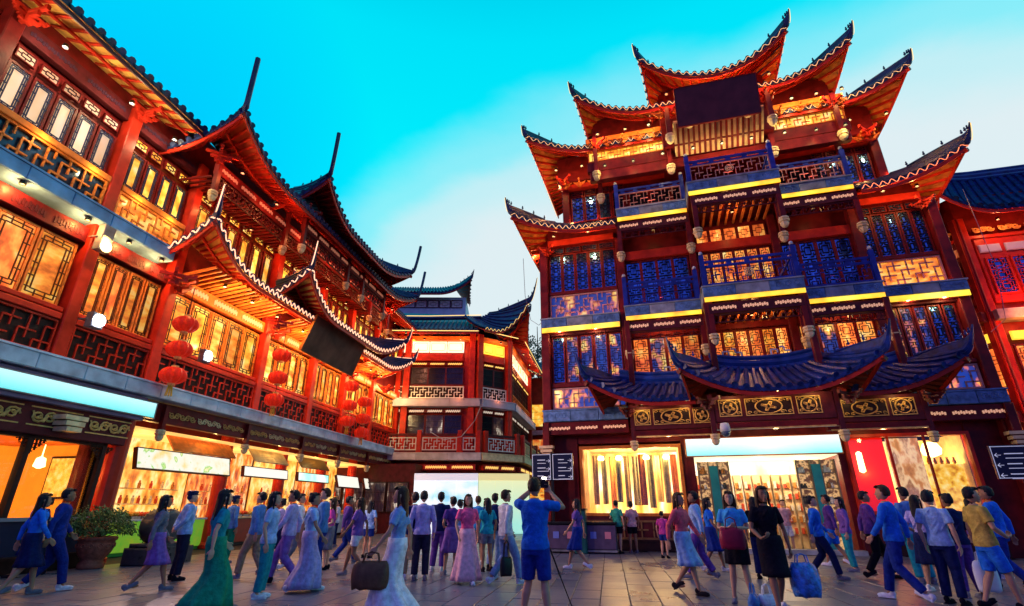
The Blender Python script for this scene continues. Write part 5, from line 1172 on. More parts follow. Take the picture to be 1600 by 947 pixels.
def head_fn(v):
    x, y, z = v
    if z < 0: x *= 1 - .28 * z * z; y *= (1 - .12 * z * z)
    if z < -.35 and y < 0: y *= 1.06
    if y > 0 and z > -.3: y *= 1.08
    for sx in (-1, 1):                          # eye sockets
        dd = (x - sx * .38) ** 2 + (z - .02) ** 2
        if y < 0: y += .10 * math.exp(-dd / .02)
    if y < 0: y -= .05 * math.exp(-((z - .17) ** 2) / .01) * (abs(x) < .6)
    return V((x, y, z))
def body_mesh(pose, fem):
    p = POSES[pose]; b = MB(); rings(b, torso_rings(fem))
    sx_ = .165 if fem else .185
    for sd in (0, 1):
        s_ = 1 if sd == 0 else -1; e, w, hd, pn = p['a'][sd * 4:sd * 4 + 4]; sh = V((sx_ * s_, .01, 1.385)); e = V(e); w = V(w); k = .86 if fem else 1
        b.tube([V((.09 * s_, .01, 1.38)), sh, sh.lerp(e, .4), e, e.lerp(w, .35), w], [.055 * k, .052 * k, .046 * k, .036 * k, .038 * k, .025 * k], 10)
        hand(b, w, hd, pn, s_, .75 if pose in ('photo', 'carry', 'phone') else .35)
        kn, an = V(p['l'][sd * 2]), V(p['l'][sd * 2 + 1]); hp = V((.088 * s_, 0, .88)); fk = 1.0
        b.tube([hp + V((0, 0, .03)), hp.lerp(kn, .3), hp.lerp(kn, .8), kn, kn.lerp(an, .28) + V((0, .012, 0)), kn.lerp(an, .75), an], [.088, .082, .060, .052, .056, .036, .033], 10)
        ell(b, an + V((0, -.06, -.035)), (.038, .11, .032))
    # head with brow, nose, chin and ears
    c = (0, -.005, 1.605); ell(b, c, (.074, .092, .112), 28, 20, head_fn)
    b.tube([(0, -.092, 1.618), (0, -.104, 1.595), (0, -.116, 1.578), (0, -.098, 1.568)], [.008, .011, .014, .010], 6)
    b.tube([(-.02, -.094, 1.547), (0, -.101, 1.549), (.02, -.094, 1.547)], .0085, 6); b.tube([(-.018, -.094, 1.536), (0, -.100, 1.534), (.018, -.094, 1.536)], .009, 6)
    ell(b, (0, -.075, 1.508), (.026, .022, .018))
    for s_ in (-1, 1): ell(b, (s_ * .077, .005, 1.60), (.011, .020, .032))
    return remesh(b, 'body', .0085, 2)
def top_mesh(pose, fem, kind, tuck=False):
    p = POSES[pose]; b = MB(); rings(b, torso_rings(fem, .012 if tuck else .020, .012 if tuck else .020, 1.0 if tuck else (.86 if kind == 'tee' else .83), 1.45))
    sx_ = .165 if fem else .185
    for sd in (0, 1):
        s_ = 1 if sd == 0 else -1; e, w = V(p['a'][sd * 4]), V(p['a'][sd * 4 + 1]); sh = V((sx_ * s_, .01, 1.385)); k = .86 if fem else 1
        if kind == 'tee': b.tube([V((.07 * s_, .01, 1.37)), sh, sh.lerp(e, .35), sh.lerp(e, .68)], [.070 * k, .068 * k, .066 * k, .066 * k], 10)
        else: b.tube([V((.07 * s_, .01, 1.37)), sh, sh.lerp(e, .5), e, e.lerp(w, .5), e.lerp(w, .88)], [.068 * k, .066 * k, .060 * k, .054 * k, .048 * k, .042 * k], 10)
    for k in range(8):   # creases
        a = rnd.uniform(0, 2 * PI); z = rnd.uniform(1.1 if tuck else .92, 1.3); q = [(.165 * math.cos(a + t * .25), .122 * math.sin(a + t * .25), z + t * .05) for t in range(4)]; b.tube(q, [.010, .020, .020, .008], 5)
    b.tube([(.062 * math.cos(a), .01 + .062 * math.sin(a), 1.452 - .012 * (math.sin(a) < 0)) for a in [j * PI / 8 for j in range(17)]], .012, 5)
    return remesh(b, 'top', .0115, 2)
def bottom_mesh(pose, fem, kind):
    p = POSES[pose]; b = MB()
    if kind in ('trousers', 'shorts'):
        rings(b, torso_rings(fem, .014, .014, .80, 1.03))
        for sd in (0, 1):
            s_ = 1 if sd == 0 else -1; kn, an = V(p['l'][sd * 2]), V(p['l'][sd * 2 + 1]); hp = V((.088 * s_, 0, .88)); o = .020 if kind == 'trousers' else .028
            if kind == 'trousers': b.tube([hp, hp.lerp(kn, .3), hp.lerp(kn, .8), kn, kn.lerp(an, .4), kn.lerp(an, .93)], [.098, .088 + o * .6, .068 + o, .060 + o, .056 + o, .050 + o], 12)
            else: b.tube([hp, hp.lerp(kn, .3), hp.lerp(kn, .62 if fem else .92)], [.102, .102, .088 if fem else .088], 12)
        return remesh(b, kind, .0125, 2)
    z1 = {'miniskirt': .58, 'skirt': .47, 'pencil': .50, 'longskirt': .07}[kind]; wd = {'miniskirt': .20, 'skirt': .27, 'pencil': .185, 'longskirt': .33}[kind]
    n = 8; rs = []; st = (V(p['l'][1]) - V(p['l'][3])).length * .35 * (.93 - z1)
    for k in range(n + 1):
        t = k / n; z = 1.04 - (1.04 - z1) * t; hip = .190 if t < .3 else .190 + (max(wd, .19) - .190) * ((t - .3) / .7); r_ = .158 + (hip - .158) * min(1, t * 6)
        rs.append((0, 0, z, r_, r_ * .76 + st * t * (.5 if kind != 'pencil' else .2)))
    def legy(sd, z):
        hp, kn, an = V((0, 0, .9)), V(p['l'][sd * 2]), V(p['l'][sd * 2 + 1])
        q = hp.lerp(kn, min(1, max(0, (.9 - z) / (.9 - kn.z)))) if z > kn.z else kn.lerp(an, min(1, (kn.z - z) / max(.01, kn.z - an.z))); return q.y
    rs = [(x, (legy(0, z) + legy(1, z)) / 2 if z < .9 else 0, z, rx, max(rx * .84 if z > .98 else .145, abs(legy(0, z) - legy(1, z)) / 2 + .115)) for x, y, z, rx, ry in rs]
    rings(b, rs, 56, .0 if kind == 'pencil' else .07, rnd.random() * 6)
    return b.mesh(kind, None, True)
def hair_mesh(kind):
    b = MB()
    def cap(v):
        x, y, z = v; 
        if y < -.2 and z < .42: y = -.2 - (y + .2) * -.0; y = max(y, -.25)
        f = 1 + .035 * math.sin(x * 13 + z * 7) + .03 * math.sin(y * 17 + x * 5); return V((x * f, y * f, max(z, -.62 if abs(x) < .95 and y > 0 else -.15) * f))
    sc = 1.18 if kind == 'round' else 1.07
    ell(b, (0, .012, 1.622), (.079 * sc, .098 * sc, .108 * sc), 28, 18, cap)
    for k in range(9):
        a = -.9 + k * .22; b.tube([(.05 * math.sin(a), -.05, 1.722), (.07 * math.sin(a), -.088, 1.70), (.078 * math.sin(a), -.095, 1.668)], [.012, .012, .003], 5)
    if kind == 'long':
        rings(b, [(0, .035, 1.66, .082, .075), (0, .05, 1.58, .088, .062), (0, .065, 1.48, .092, .05), (0, .085, 1.38, .085, .04), (0, .10, 1.27, .06, .028)], 20, .12)
        for s_ in (-1, 1): b.tube([(s_ * .075, -.02, 1.66), (s_ * .085, -.02, 1.58), (s_ * .088, -.01, 1.48), (s_ * .10, -.03, 1.40)], [.02, .022, .02, .006], 6)
    if kind == 'bun': ell(b, (0, .075, 1.70), (.040, .038, .036))
    if kind == 'cap':
        b = MB(); rings(b, [(0, .005, 1.64, .086, .104), (0, .005, 1.67, .088, .106), (0, .0, 1.70, .10, .115), (0, .0, 1.725, .085, .10), (0, 0, 1.735, .03, .04)], 24)
        ell(b, (0, -.105, 1.648), (.065, .055, .008)); ell(b, (0, .03, 1.60), (.076, .075, .07))
    return remesh(b, 'hair', .008, 1)
def shoe_mesh():
    b = MB(); ell(b, (0, -.055, .035), (.045, .135, .042), 14, 10, lambda v: V((v.x * (1 - .15 * v.y), v.y, v.z if v.z > -.7 else -.75))); ell(b, (0, .035, .07), (.042, .052, .05)); b.box(-.042, -.17, 0, .042, .07, .018)
    return remesh(b, 'shoe', .008, 2)
CLO = {'b1': (.02, .16, .75), 'b2': (.10, .26, .62), 'lb': (.30, .48, .85), 'nb': (.015, .035, .26), 'nv': (.012, .02, .10), 'dk': (.02, .02, .05), 'gn': (.01, .22, .14), 'wh': (.75, .76, .85), 'li': (.40, .38, .75),
       'pu': (.12, .05, .30), 'vi': (.20, .10, .42), 'pk': (.85, .12, .30), 'pp': (.80, .45, .55), 'te': (.02, .30, .40), 'gy': (.18, .18, .25), 'jb': (.25, .38, .65), 'gt': (.04, .38, .28), 'bk': (.012, .010, .018), 'co': (.75, .12, .16),
       'sb': (.06, .38, .90), 'mu': (.62, .42, .10), 'be': (.40, .30, .20), 'pv': (.45, .40, .80), 'mg': (.55, .06, .35), 'bn': (.22, .11, .06), 'br': (.05, .022, .012)}
def cloth(k): return mat('fabric ' + k, CLO[k], .9, noise_s=14, noise_a=.3, bump=.7, bscale=24, spec=.06)
SKINS = [mat('skin', (.50, .26, .17), .5, noise_s=12, noise_a=.08), mat('fair skin', (.60, .34, .24), .5, noise_s=12, noise_a=.08), mat('tan skin', (.38, .18, .11), .5, noise_s=12, noise_a=.08)]
EYE = mat('dark eye', (.02, .01, .01), .2); LIP = mat('lips', (.35, .08, .07), .5)
def own(o, m):
    if not o.data.materials: o.data.materials.append(None)
    o.material_slots[0].link = 'OBJECT'; o.material_slots[0].material = m; return o
def person(i, label, pose, fem, x, y, hgt, th, top, bot, hair):
    o = thing('person', label, 'person', T(x, y, 0) @ RZ(th), 'people on the square'); sc = Matrix.Scale(hgt / 1.72, 4)
    own(put('body', cached(('body', pose, fem), lambda: body_mesh(pose, fem)), o, sc), SKINS[i % 3])
    own(put('shirt', cached(('top', pose, fem, top[0], 'irt' in bot[0] or bot[0] == 'pencil'), lambda: top_mesh(pose, fem, top[0], 'irt' in bot[0] or bot[0] == 'pencil')), o, sc), cloth(top[1]))
    own(put({'trousers': 'trousers', 'shorts': 'shorts'}.get(bot[0], 'skirt'), cached(('bot', pose, fem, bot[0]), lambda: bottom_mesh(pose, fem, bot[0])), o, sc), cloth(bot[1]))
    own(put('cap' if hair[0] == 'cap' else 'hair', cached(('hair', hair[0]), lambda: hair_mesh(hair[0])), o, sc), mat('hair ' + hair[1], CLO[hair[1]], .45, noise_s=40, noise_a=.5, bump=.5, bscale=120))
    for sd in (0, 1):
        an = V(POSES[pose]['l'][sd * 2 + 1]); kn = V(POSES[pose]['l'][sd * 2]); tilt = -.5 if an.z > .1 and an.y > .1 else 0
        own(put('shoe', cached('shoe', shoe_mesh), o, sc @ T(an.x, an.y, max(0, an.z - .08)) @ RX(tilt)), cloth(['wh', 'bk', 'gy'][(i + (i // 3)) % 3]))
    if i % 3 == 0 and top[0] == 'shirt' or i % 5 == 2:     # collar band or belt in another tone
        def band():
            b = MB(); rings(b, [(0, 0, .985, .172, .128), (0, 0, 1.02, .170, .126)], 28); return b.mesh('belt')
        own(put('belt', cached('belt', band), o, sc @ T(0, 0, -.07)), BLACKM)
    def eye():
        b = MB(); ell(b, (0, 0, 0), (.011, .004, .006), 8, 6); return b.mesh('eye', EYE, True)
    for s_ in (-1, 1): put('eye', cached('eye', eye), o, sc @ T(s_ * .030, -.086, 1.611))
    def brow():
        b = MB(); b.tube([(-.016, .004, 0), (0, 0, .004), (.016, .005, 0)], .003, 4); return b.mesh('eyebrow', EYE)
    for s_ in (-1, 1): put('eyebrow', cached('brow', brow), o, sc @ T(s_ * .030, -.097, 1.632))
    def mouth():
        b = MB(); b.tube([(-.020, .006, 0), (-.007, 0, .002), (.007, 0, .002), (.020, .006, 0)], .0035, 5); return b.mesh('mouth', LIP)
    put('mouth', cached('mouth', mouth), o, sc @ T(0, -.109, 1.541))
    return o
PEOPLE = [
    ('man in a blue tee and dark blue shorts photographing with raised arms', 'photo', 0, -1.76, 7.25, 1.78, 3.03, ('tee', 'b1'), ('shorts', 'nb'), ('short', 'br')),
    ('guard in pale blue shirt, dark trousers and dark cap, hands behind his back', 'behind', 0, -10.05, 9.61, 1.74, 2.64, ('shirt', 'lb'), ('trousers', 'dk'), ('cap', 'nv')),
    ('second guard in blue shirt leaning by the nearest stall, further back than the first', 'stand', 0, -11.83, 12.81, 1.72, 2.84, ('shirt', 'b2'), ('trousers', 'gn'), ('cap', 'nv')),
    ('woman in a long white dress with blue top and brown shoulder bag', 'walk', 1, -3.69, 7.1, 1.68, -1.27, ('tee', 'lb'), ('longskirt', 'wh'), ('long', 'br')),
    ('man in lilac shirt and dark trousers seen from behind, before the hoarding', 'stand', 0, -5.16, 11.01, 1.74, -2.79, ('shirt', 'li'), ('trousers', 'dk'), ('short', 'bk')),
    ('man in dark blue top with bare neck standing between lilac and blue shirts', 'stand2', 0, -5.44, 12.6, 1.76, -2.91, ('tee', 'nv'), ('trousers', 'pu'), ('short', 'bk')),
    ('woman in purple blue top and violet skirt before the hoarding', 'stand2', 1, -4.91, 12.1, 1.64, -2.41, ('tee', 'pu'), ('skirt', 'vi'), ('bun', 'bk')),
    ('woman in pink top and long pale pink skirt', 'walk2', 1, -4.06, 10.82, 1.66, 0.53, ('tee', 'pk'), ('longskirt', 'pp'), ('long', 'br')),
    ('woman with long black hair in teal top and grey shorts', 'stand', 1, -4.34, 12.92, 1.62, -2.29, ('tee', 'te'), ('shorts', 'gy'), ('long', 'bk')),
    ('man in white shirt and light blue jeans walking', 'walk', 0, -3.25, 10.87, 1.74, 2.38, ('shirt', 'wh'), ('trousers', 'jb'), ('short', 'br')),
    ('woman in green top and black shorts at the glowing shop window', 'stand2', 1, -1.76, 18.98, 1.63, 2.71, ('tee', 'gt'), ('shorts', 'bk'), ('short', 'bk')),
    ('woman in pale pink top and black shorts beside the glowing shop window', 'stand', 1, -1.31, 19.37, 1.6, -2.73, ('tee', 'pp'), ('shorts', 'bk'), ('bun', 'bk')),
    ('woman in coral red hooded top and pale blue skirt before the window edge', 'walk', 1, 0.16, 10.67, 1.66, 1.03, ('shirt', 'co'), ('skirt', 'lb'), ('long', 'br')),
    ('woman in bright blue tee and dark mini skirt holding a phone, burgundy bag in front', 'phone', 1, 0.97, 9.9, 1.66, -0.18, ('tee', 'sb'), ('miniskirt', 'bk'), ('long', 'br')),
    ('woman in knee length black dress carrying a large blue bag', 'carry', 1, 1.35, 8.99, 1.7, 0.25, ('tee', 'bk'), ('pencil', 'bk'), ('long', 'br')),
    ('person in white top inside the bright entrance', 'stand', 1, 2.74, 20.0, 1.62, -0.14, ('tee', 'wh'), ('trousers', 'gy'), ('short', 'bk')),
    ('person in pale pink top inside the bright entrance', 'stand2', 0, 3.73, 20.82, 1.66, 0.35, ('tee', 'pp'), ('shorts', 'wh'), ('short', 'bk')),
    ('person in dark jacket and black trousers walking before the red window', 'walk2', 0, 4.17, 13.9, 1.74, 1.45, ('shirt', 'pu'), ('trousers', 'bk'), ('short', 'bk')),
    ('man in vivid blue shirt bending past the red window', 'walk', 0, 3.55, 10.83, 1.76, -2.15, ('shirt', 'b1'), ('trousers', 'nb'), ('short', 'br')),
    ('boy with round black hair in pale blue shirt near the right edge', 'stand', 0, 4.15, 10.69, 1.66, 2.34, ('tee', 'lb'), ('trousers', 'nv'), ('round', 'bk')),
    ('woman with hair bun in navy top close beside the pale blue shirt boy', 'phone', 1, 4.73, 11.49, 1.63, -2.83, ('shirt', 'nv'), ('trousers', 'pu'), ('bun', 'bk')),
    ('person in mustard yellow tee and blue shorts at the right edge', 'carry', 0, 4.57, 10.26, 1.7, 1.68, ('tee', 'mu'), ('shorts', 'b1'), ('short', 'bk')),
    ('person in purple top and teal trousers left of the red window', 'stand', 1, 4.04, 15.32, 1.64, -1.65, ('shirt', 'vi'), ('trousers', 'te'), ('long', 'bk')),
    ('person in royal blue dress before the cyan sign entrance', 'walk2', 1, 0.88, 14.41, 1.62, 1.51, ('tee', 'b1'), ('skirt', 'nb'), ('long', 'bk')),
    ('person in blue shirt and beige trousers on the left', 'walk2', 0, -8.72, 10.2, 1.72, -1.39, ('shirt', 'b2'), ('trousers', 'be'), ('short', 'bk')),
    ('woman in teal tee and teal wide trousers left of centre', 'stand', 1, -6.73, 8.2, 1.66, 2.08, ('tee', 'lb'), ('trousers', 'te'), ('long', 'bk')),
    ('man in pale violet shirt walking left of centre', 'walk', 0, -7.58, 9.81, 1.74, -1.09, ('shirt', 'pv'), ('trousers', 'vi'), ('short', 'bk')),
    ('woman in light blue tee and lilac long skirt left of centre', 'walk2', 1, -6.49, 9.0, 1.66, 2.28, ('tee', 'lb'), ('longskirt', 'pv'), ('bun', 'bk')),
    ('woman in magenta top and grey skirt left of centre', 'stand2', 1, -8.26, 12.22, 1.62, -0.98, ('tee', 'mg'), ('skirt', 'gy'), ('long', 'br')),
    ('person in purple shirt passing the middle stalls', 'walk', 0, -8.72, 13.7, 1.7, 2.31, ('shirt', 'pu'), ('trousers', 'nb'), ('short', 'bk')),
    ('person in patterned blue white blouse near the last stalls', 'stand', 1, -8.92, 15.24, 1.6, -3.14, ('tee', 'lb'), ('shorts', 'nb'), ('long', 'bk')),
    ('woman in a long green and blue dress in front of the guards', 'walk', 1, -6.59, 6.91, 1.66, 2.68, ('tee', 'te'), ('longskirt', 'gn'), ('long', 'bk')),
    ('man in dark blue shirt passing the planter at the far left', 'walk', 0, -11.01, 7.7, 1.74, 2.62, ('shirt', 'nb'), ('trousers', 'nb'), ('short', 'bk')),
    ('woman in blue dress at the far left edge', 'walk2', 1, -10.88, 7.22, 1.64, 2.73, ('shirt', 'b1'), ('skirt', 'nv'), ('long', 'bk')),
    ('person in brown shirt and jeans by the last stalls', 'stand2', 0, -7.17, 14.15, 1.74, -2.5, ('shirt', 'bn'), ('trousers', 'jb'), ('short', 'br')),
    ('woman in lilac blouse and navy skirt behind the pale violet shirt man', 'stand2', 1, -9.69, 12.1, 1.62, -1.42, ('shirt', 'pv'), ('skirt', 'nv'), ('bun', 'bk')),
    ('man in white shirt and grey trousers between the teal and violet walkers', 'walk2', 0, -9.04, 11.99, 1.73, 2.13, ('shirt', 'wh'), ('trousers', 'gy'), ('short', 'bk')),
    ('tall man in royal blue shirt behind the lilac skirt woman', 'stand', 0, -7.37, 10.59, 1.8, -1.05, ('shirt', 'b2'), ('trousers', 'nb'), ('short', 'br')),
    ('woman in violet top and white shorts near the middle stalls', 'walk', 1, -6.89, 11.29, 1.62, -1.37, ('tee', 'vi'), ('shorts', 'wh'), ('long', 'br')),
    ('person in red top at the counter of the second stall', 'stand2', 1, -13.38, 16.47, 1.6, -0.89, ('tee', 'co'), ('trousers', 'dk'), ('round', 'bk')),
    ('person in white top at the counter of the fourth stall', 'stand', 0, -12.57, 18.95, 1.7, -1.07, ('tee', 'wh'), ('trousers', 'nv'), ('short', 'bk')),
    ('man in navy shirt close behind the white dress woman', 'stand2', 0, -5.44, 11.14, 1.72, -2.16, ('shirt', 'nv'), ('trousers', 'be'), ('short', 'bk')),
    ('woman in blue tee and lilac skirt between the purple and pink tops', 'phone', 1, -5.34, 13.66, 1.6, 2.99, ('tee', 'b2'), ('skirt', 'pv'), ('bun', 'bk')),
    ('man in sky blue shirt and grey shorts behind the teal top woman', 'stand', 0, -5.1, 14.39, 1.7, -2.63, ('tee', 'sb'), ('shorts', 'gy'), ('short', 'br')),
    ('man in navy tee and jeans just left of the photographer', 'stand2', 0, -4.28, 13.36, 1.74, -3.09, ('tee', 'nv'), ('trousers', 'jb'), ('short', 'bk')),
    ('woman in violet tee walking just right of the photographer', 'walk', 1, -2.29, 13.93, 1.6, -1.58, ('tee', 'vi'), ('skirt', 'nb'), ('long', 'bk')),
    ('child in magenta tee below the glowing shop window', 'stand', 1, -0.28, 17.71, 1.3, 2.81, ('tee', 'mg'), ('shorts', 'nb'), ('bun', 'bk')),
    ('man in pale blue shirt and purple trousers behind the coral top woman', 'walk2', 0, 0.51, 12.85, 1.74, -1.78, ('shirt', 'lb'), ('trousers', 'pu'), ('short', 'bk')),
    ('woman in black top between the blue tee and the black dress', 'stand', 1, 1.78, 13.21, 1.62, 2.83, ('tee', 'bk'), ('trousers', 'nv'), ('long', 'bk')),
    ('woman in blue blouse and navy trousers right of the blue carrier bag', 'walk', 1, 3.03, 13.57, 1.64, 1.44, ('shirt', 'b1'), ('trousers', 'nv'), ('bun', 'bk')),
    ('man in purple shirt crossing before the display panels', 'walk2', 0, 4.04, 16.51, 1.72, -1.99, ('shirt', 'pu'), ('shorts', 'b1'), ('short', 'bk')),
    ('tall man in sky blue shirt close behind the vivid blue shirt', 'stand', 0, 4.75, 13.35, 1.8, -2.79, ('shirt', 'b2'), ('trousers', 'te'), ('short', 'bk')),
    ('woman in lilac top left of the round haired boy', 'stand2', 1, 4.48, 12.14, 1.62, 2.44, ('tee', 'pv'), ('skirt', 'nv'), ('long', 'bk')),
    ('man in bright blue shirt behind the mustard tee', 'walk', 0, 5.83, 12.53, 1.78, -2.18, ('shirt', 'b1'), ('trousers', 'nb'), ('short', 'bk')),
    ('woman in violet blouse behind the mustard tee', 'walk2', 1, 6.41, 14.54, 1.6, 1.33, ('shirt', 'vi'), ('trousers', 'te'), ('long', 'bk')),
    ('woman in navy dress passing behind the planter walkers', 'walk2', 1, -13.63, 9.13, 1.62, -0.76, ('tee', 'nv'), ('skirt', 'nb'), ('bun', 'bk')),
    ('woman in grey violet coat style shirt left of the guard', 'walk', 1, -9.2, 8.22, 1.62, 2.59, ('shirt', 'gy'), ('skirt', 'vi'), ('long', 'bk')),
]
for i_, a_ in enumerate(PEOPLE): person(i_, *a_)

# ================================================================== THINGS CARRIED AND STREET FURNITURE
def bag(name, label, M, w, d, h_, m, hh=.22, hm=None, bulge=.15):
    o = thing(name, label, 'bag', M); b = MB(); P = []
    n = 24
    for k in range(9):
        t = k / 8; q = 1 + bulge * math.sin(PI * min(1, t * 1.1)) - (.18 if k == 8 else 0); P.append((0, 0, h_ * t, w / 2 * q, d / 2 * q * (1 - .55 * t ** 3)))
    rings(b, [(x, y, z, a * 1.0, c) for x, y, z, a, c in P], n); b.v = [(math.copysign(abs(x / (w / 2)) ** .6 * w / 2, x), y, z + .012 * math.sin(x * 40)) for x, y, z in b.v]
    b.build('bag_body', m, o, None, True)
    for sy in (-1, 1):
        b = MB(); b.tube([(-w * .25, sy * d * .18, h_ * .93), (-w * .18, sy * d * .15, h_ + hh * .8), (0, sy * d * .1, h_ + hh), (w * .18, sy * d * .15, h_ + hh * .8), (w * .25, sy * d * .18, h_ * .93)], .009, 6); b.build('handle', hm or m, o)
    return o
BLB = mat('crinkled blue plastic', (.03, .22, .75), .25, noise_s=12, noise_a=.7, bump=1., bscale=30, spec=.6)
def hand_point(i, side):
    a = PEOPLE[i]; p = POSES[a[1]]; w = V(p['a'][1 if side > 0 else 5]); d = V(p['a'][2 if side > 0 else 6]).normalized()
    return T(a[3], a[4], 0) @ RZ(a[6]) @ ((w + d * .085) * (a[5] / 1.72))
def hung(i, side, name, label, w, d, h_, m, hh=.22, hm=None, drop=0, push=(0, 0, 0)):
    q = hand_point(i, side); a = PEOPLE[i]
    return bag(name, label, T(q.x + push[0], q.y + push[1], q.z - h_ - hh + .01 + push[2]) @ RZ(a[6] + PI / 2), w, d, h_, m, hh, hm)
LEA = mat('brown leather', (.14, .06, .035), .4, noise_s=8, noise_a=.4, bump=.3)
hung(3, 1, 'handbag', 'big brown leather bag carried beside the long white dress', .46, .18, .32, LEA, .12)
hung(14, 1, 'carrier_bag', 'large bulging blue carrier bag held by the woman in the black dress', .44, .30, .50, BLB, .12, None, bulge=.3) if False else None
q_ = hand_point(14, 1); bag('carrier_bag', 'large bulging blue carrier bag held by the woman in the black dress', T(q_.x + .12, q_.y, q_.z - .52) @ RZ(R(10)), .34, .26, .42, BLB, .12, BLB, .3)
hung(21, 1, 'paper_bag', 'white paper bag held at the right edge beside the mustard tee', .30, .14, .42, mat('white paper', (.72, .75, .85), .6, noise_s=5, noise_a=.15), .14)
q_ = hand_point(13, 1); bag('handbag', 'burgundy bag carried low in front of the blue tee', T(q_.x - .02, q_.y - .12, .80) @ RZ(R(-8)), .36, .16, .30, mat('burgundy leather', (.28, .012, .05), .35, noise_s=6), .16)
hung(9, -1, 'handbag', 'small black bag hanging beside the light blue jeans', .24, .12, .32, BLACKM, .30)
for k, (x, y, lb, c) in enumerate(((1.30, 9.75, 'white plastic bag standing on the paving by the black dress', (.75, .8, .9)), (1.08, 9.62, 'small blue plastic bag standing next to the white one on the paving', (.05, .2, .6)))):
    bag('plastic_bag', lb, T(x, y, 0) @ RZ(.3 + k), .26, .15, .16 + .02 * k, mat('plastic %d' % k, c, .3, noise_s=9, noise_a=.3, bump=.8), .14)
# camera held by the photographer and his monopod
a_ = PEOPLE[0]; hm = T(a_[3], a_[4], 0) @ RZ(a_[6]); q_ = hm @ V((0, -.42, 1.71))
o = thing('camera', 'black camera held up by the man in the blue tee', 'camera', T(*q_) @ RZ(a_[6]))
b = MB(); b.bbox(-.07, -.035, -.045, .07, .035, .045, .008); b.box(-.025, -.03, .045, .025, .03, .07); b.build('camera_body', BLACKM, o)
b = MB(); b.lathe([(.034, 0), (.036, .03), (.040, .07), (.038, .085)], 14); b.build('lens', BLACKM, o, T(0, -.03, 0) @ RX(PI / 2))
b = MB(); b.bbox(-.025, -.02, .072, .025, .02, .10, .005); b.build('flash', mat('lit flash glass', (1, 1, 1), .3, emit=(1., .95, .8), es=25), o)
o = thing('monopod', 'thin black monopod slanting to the paving right of the photographer', 'monopod', T(-1.55, 8.7, 0))
b = MB(); b.tube([(0, .0, 0), (-.10, -.35, .45)], .009, 6); b.tube([(-.10, -.35, .45), (-.2, -.75, .95)], .013, 6); b.build('leg', BLACKM, o)
b = MB(); b.lathe([(.008, 0), (.02, .005), (.022, .03), (.01, .04)], 8); b.build('rubber_foot', BLACKM, o)
# ---- planter and stone drum in front of the left shop
o = thing('potted_shrub', 'leafy round shrub in a carved terracotta pot before the left shop', 'planter', T(-14.0, 10.8, 0) @ Matrix.Scale(.86, 4))
b = MB(); b.lathe([(.30, 0), (.33, .03), (.32, .12), (.27, .20), (.30, .27), (.40, .40), (.46, .56), (.46, .66), (.44, .72), (.49, .75), (.50, .82), (.46, .84), (.42, .82), (.40, .70)], 28); pt = b.build('pot', mat('terracotta', (.34, .10, .07), .6, noise_s=9, noise_a=.4, bump=.4), o, None, True)
b = MB()
for k in range(14):
    a = 2 * PI * k / 14; c = V((.465 * math.cos(a), .465 * math.sin(a), .60)); t = V((-math.sin(a), math.cos(a), 0)); b.tube([c + t * .07 * math.cos(j * .8) * (1 - j / 12) + V((0, 0, .07 * math.sin(j * .8) * (1 - j / 12))) for j in range(9)], .014, 4)
b.build('relief_band', pt.data.materials[0], pt)
b = MB(); ell(b, (0, 0, .74), (.41, .41, .06)); b.build('soil', mat('soil', (.03, .02, .015), .9), o)
st = MB(); lv = {0: MB(), 1: MB(), 2: MB()}; rr = random.Random(11)
for k in range(26):
    a = rr.uniform(0, 2 * PI); e = rr.uniform(.1, 1.45); L_ = rr.uniform(.5, .95); d = V((math.cos(a) * math.cos(e), math.sin(a) * math.cos(e), math.sin(e))); p0 = V((0, 0, .78)); st.tube([p0, p0 + d * L_ * .5 + V((0, 0, .06)), p0 + d * L_], [.016, .010, .004], 5)
for k in range(3400):
    a = rr.uniform(0, 2 * PI); u_ = rr.random(); rad = (.55 + .5 * rr.random() ** .5) * .82; zz = rr.uniform(-.25, 1)
    sn = math.sqrt(max(0, 1 - zz * zz)) if zz > 0 else 1 - .4 * zz * zz; lump = 1 + .13 * math.sin(a * 3 + zz * 4) + .09 * math.sin(a * 7 - zz * 6)
    c = V((math.cos(a) * sn * rad * lump, math.sin(a) * sn * rad * lump, 1.02 + zz * .60 * rad / .82 * lump))
    nrm = V((rr.uniform(-1, 1), rr.uniform(-1, 1), rr.uniform(-.2, 1.3))).normalized(); t = nrm.cross(V((rr.random(), rr.random(), rr.random()))).normalized(); s2 = nrm.cross(t); l = rr.uniform(.035, .06); w = l * .36
    lv[k % 3].add([c - t * l, c + s2 * w, c + t * l, c - s2 * w, c + nrm * l * .25], [(0, 1, 4), (1, 2, 4), (2, 3, 4), (3, 0, 4)])
st.build('stem', mat('bark', (.10, .06, .03), .8), o)
for k, c in enumerate(((.03, .09, .02), (.06, .16, .04), (.10, .24, .07))): stuff(lv[k].build('leaves', mat('leaf %d' % k, c, .35, noise_s=6, noise_a=.3, spec=.5), o))
o = thing('drum_stone', 'dark carved drum shaped gate stone right of the potted shrub', 'stone', T(-13.5, 12.2, 0) @ RZ(R(6)))
SM = mat('dark polished stone', (.05, .06, .08), .3, noise_s=6, noise_a=.4, bump=.3, spec=.5)
b = MB(); b.bbox(-.42, -.75, 0, .42, .75, .42, .04); b.bbox(-.36, -.66, .42, .36, .66, .52, .03); b.build('base', SM, o)
b = MB(); b.lathe([(.30, -.36), (.40, -.33), (.44, -.25), (.44, .25), (.40, .33), (.30, .36)], 24); dr = b.build('drum', SM, o, T(0, -.1, .93) @ RY(PI / 2), True)
b = MB()
for zz in (-.27, .27):
    for k in range(24): a = 2 * PI * k / 24; b.lathe([(.02, 0), (.014, .015)], 5, (.45 * math.cos(a), .45 * math.sin(a), zz))
stuff(b.build('studs', SM, dr))
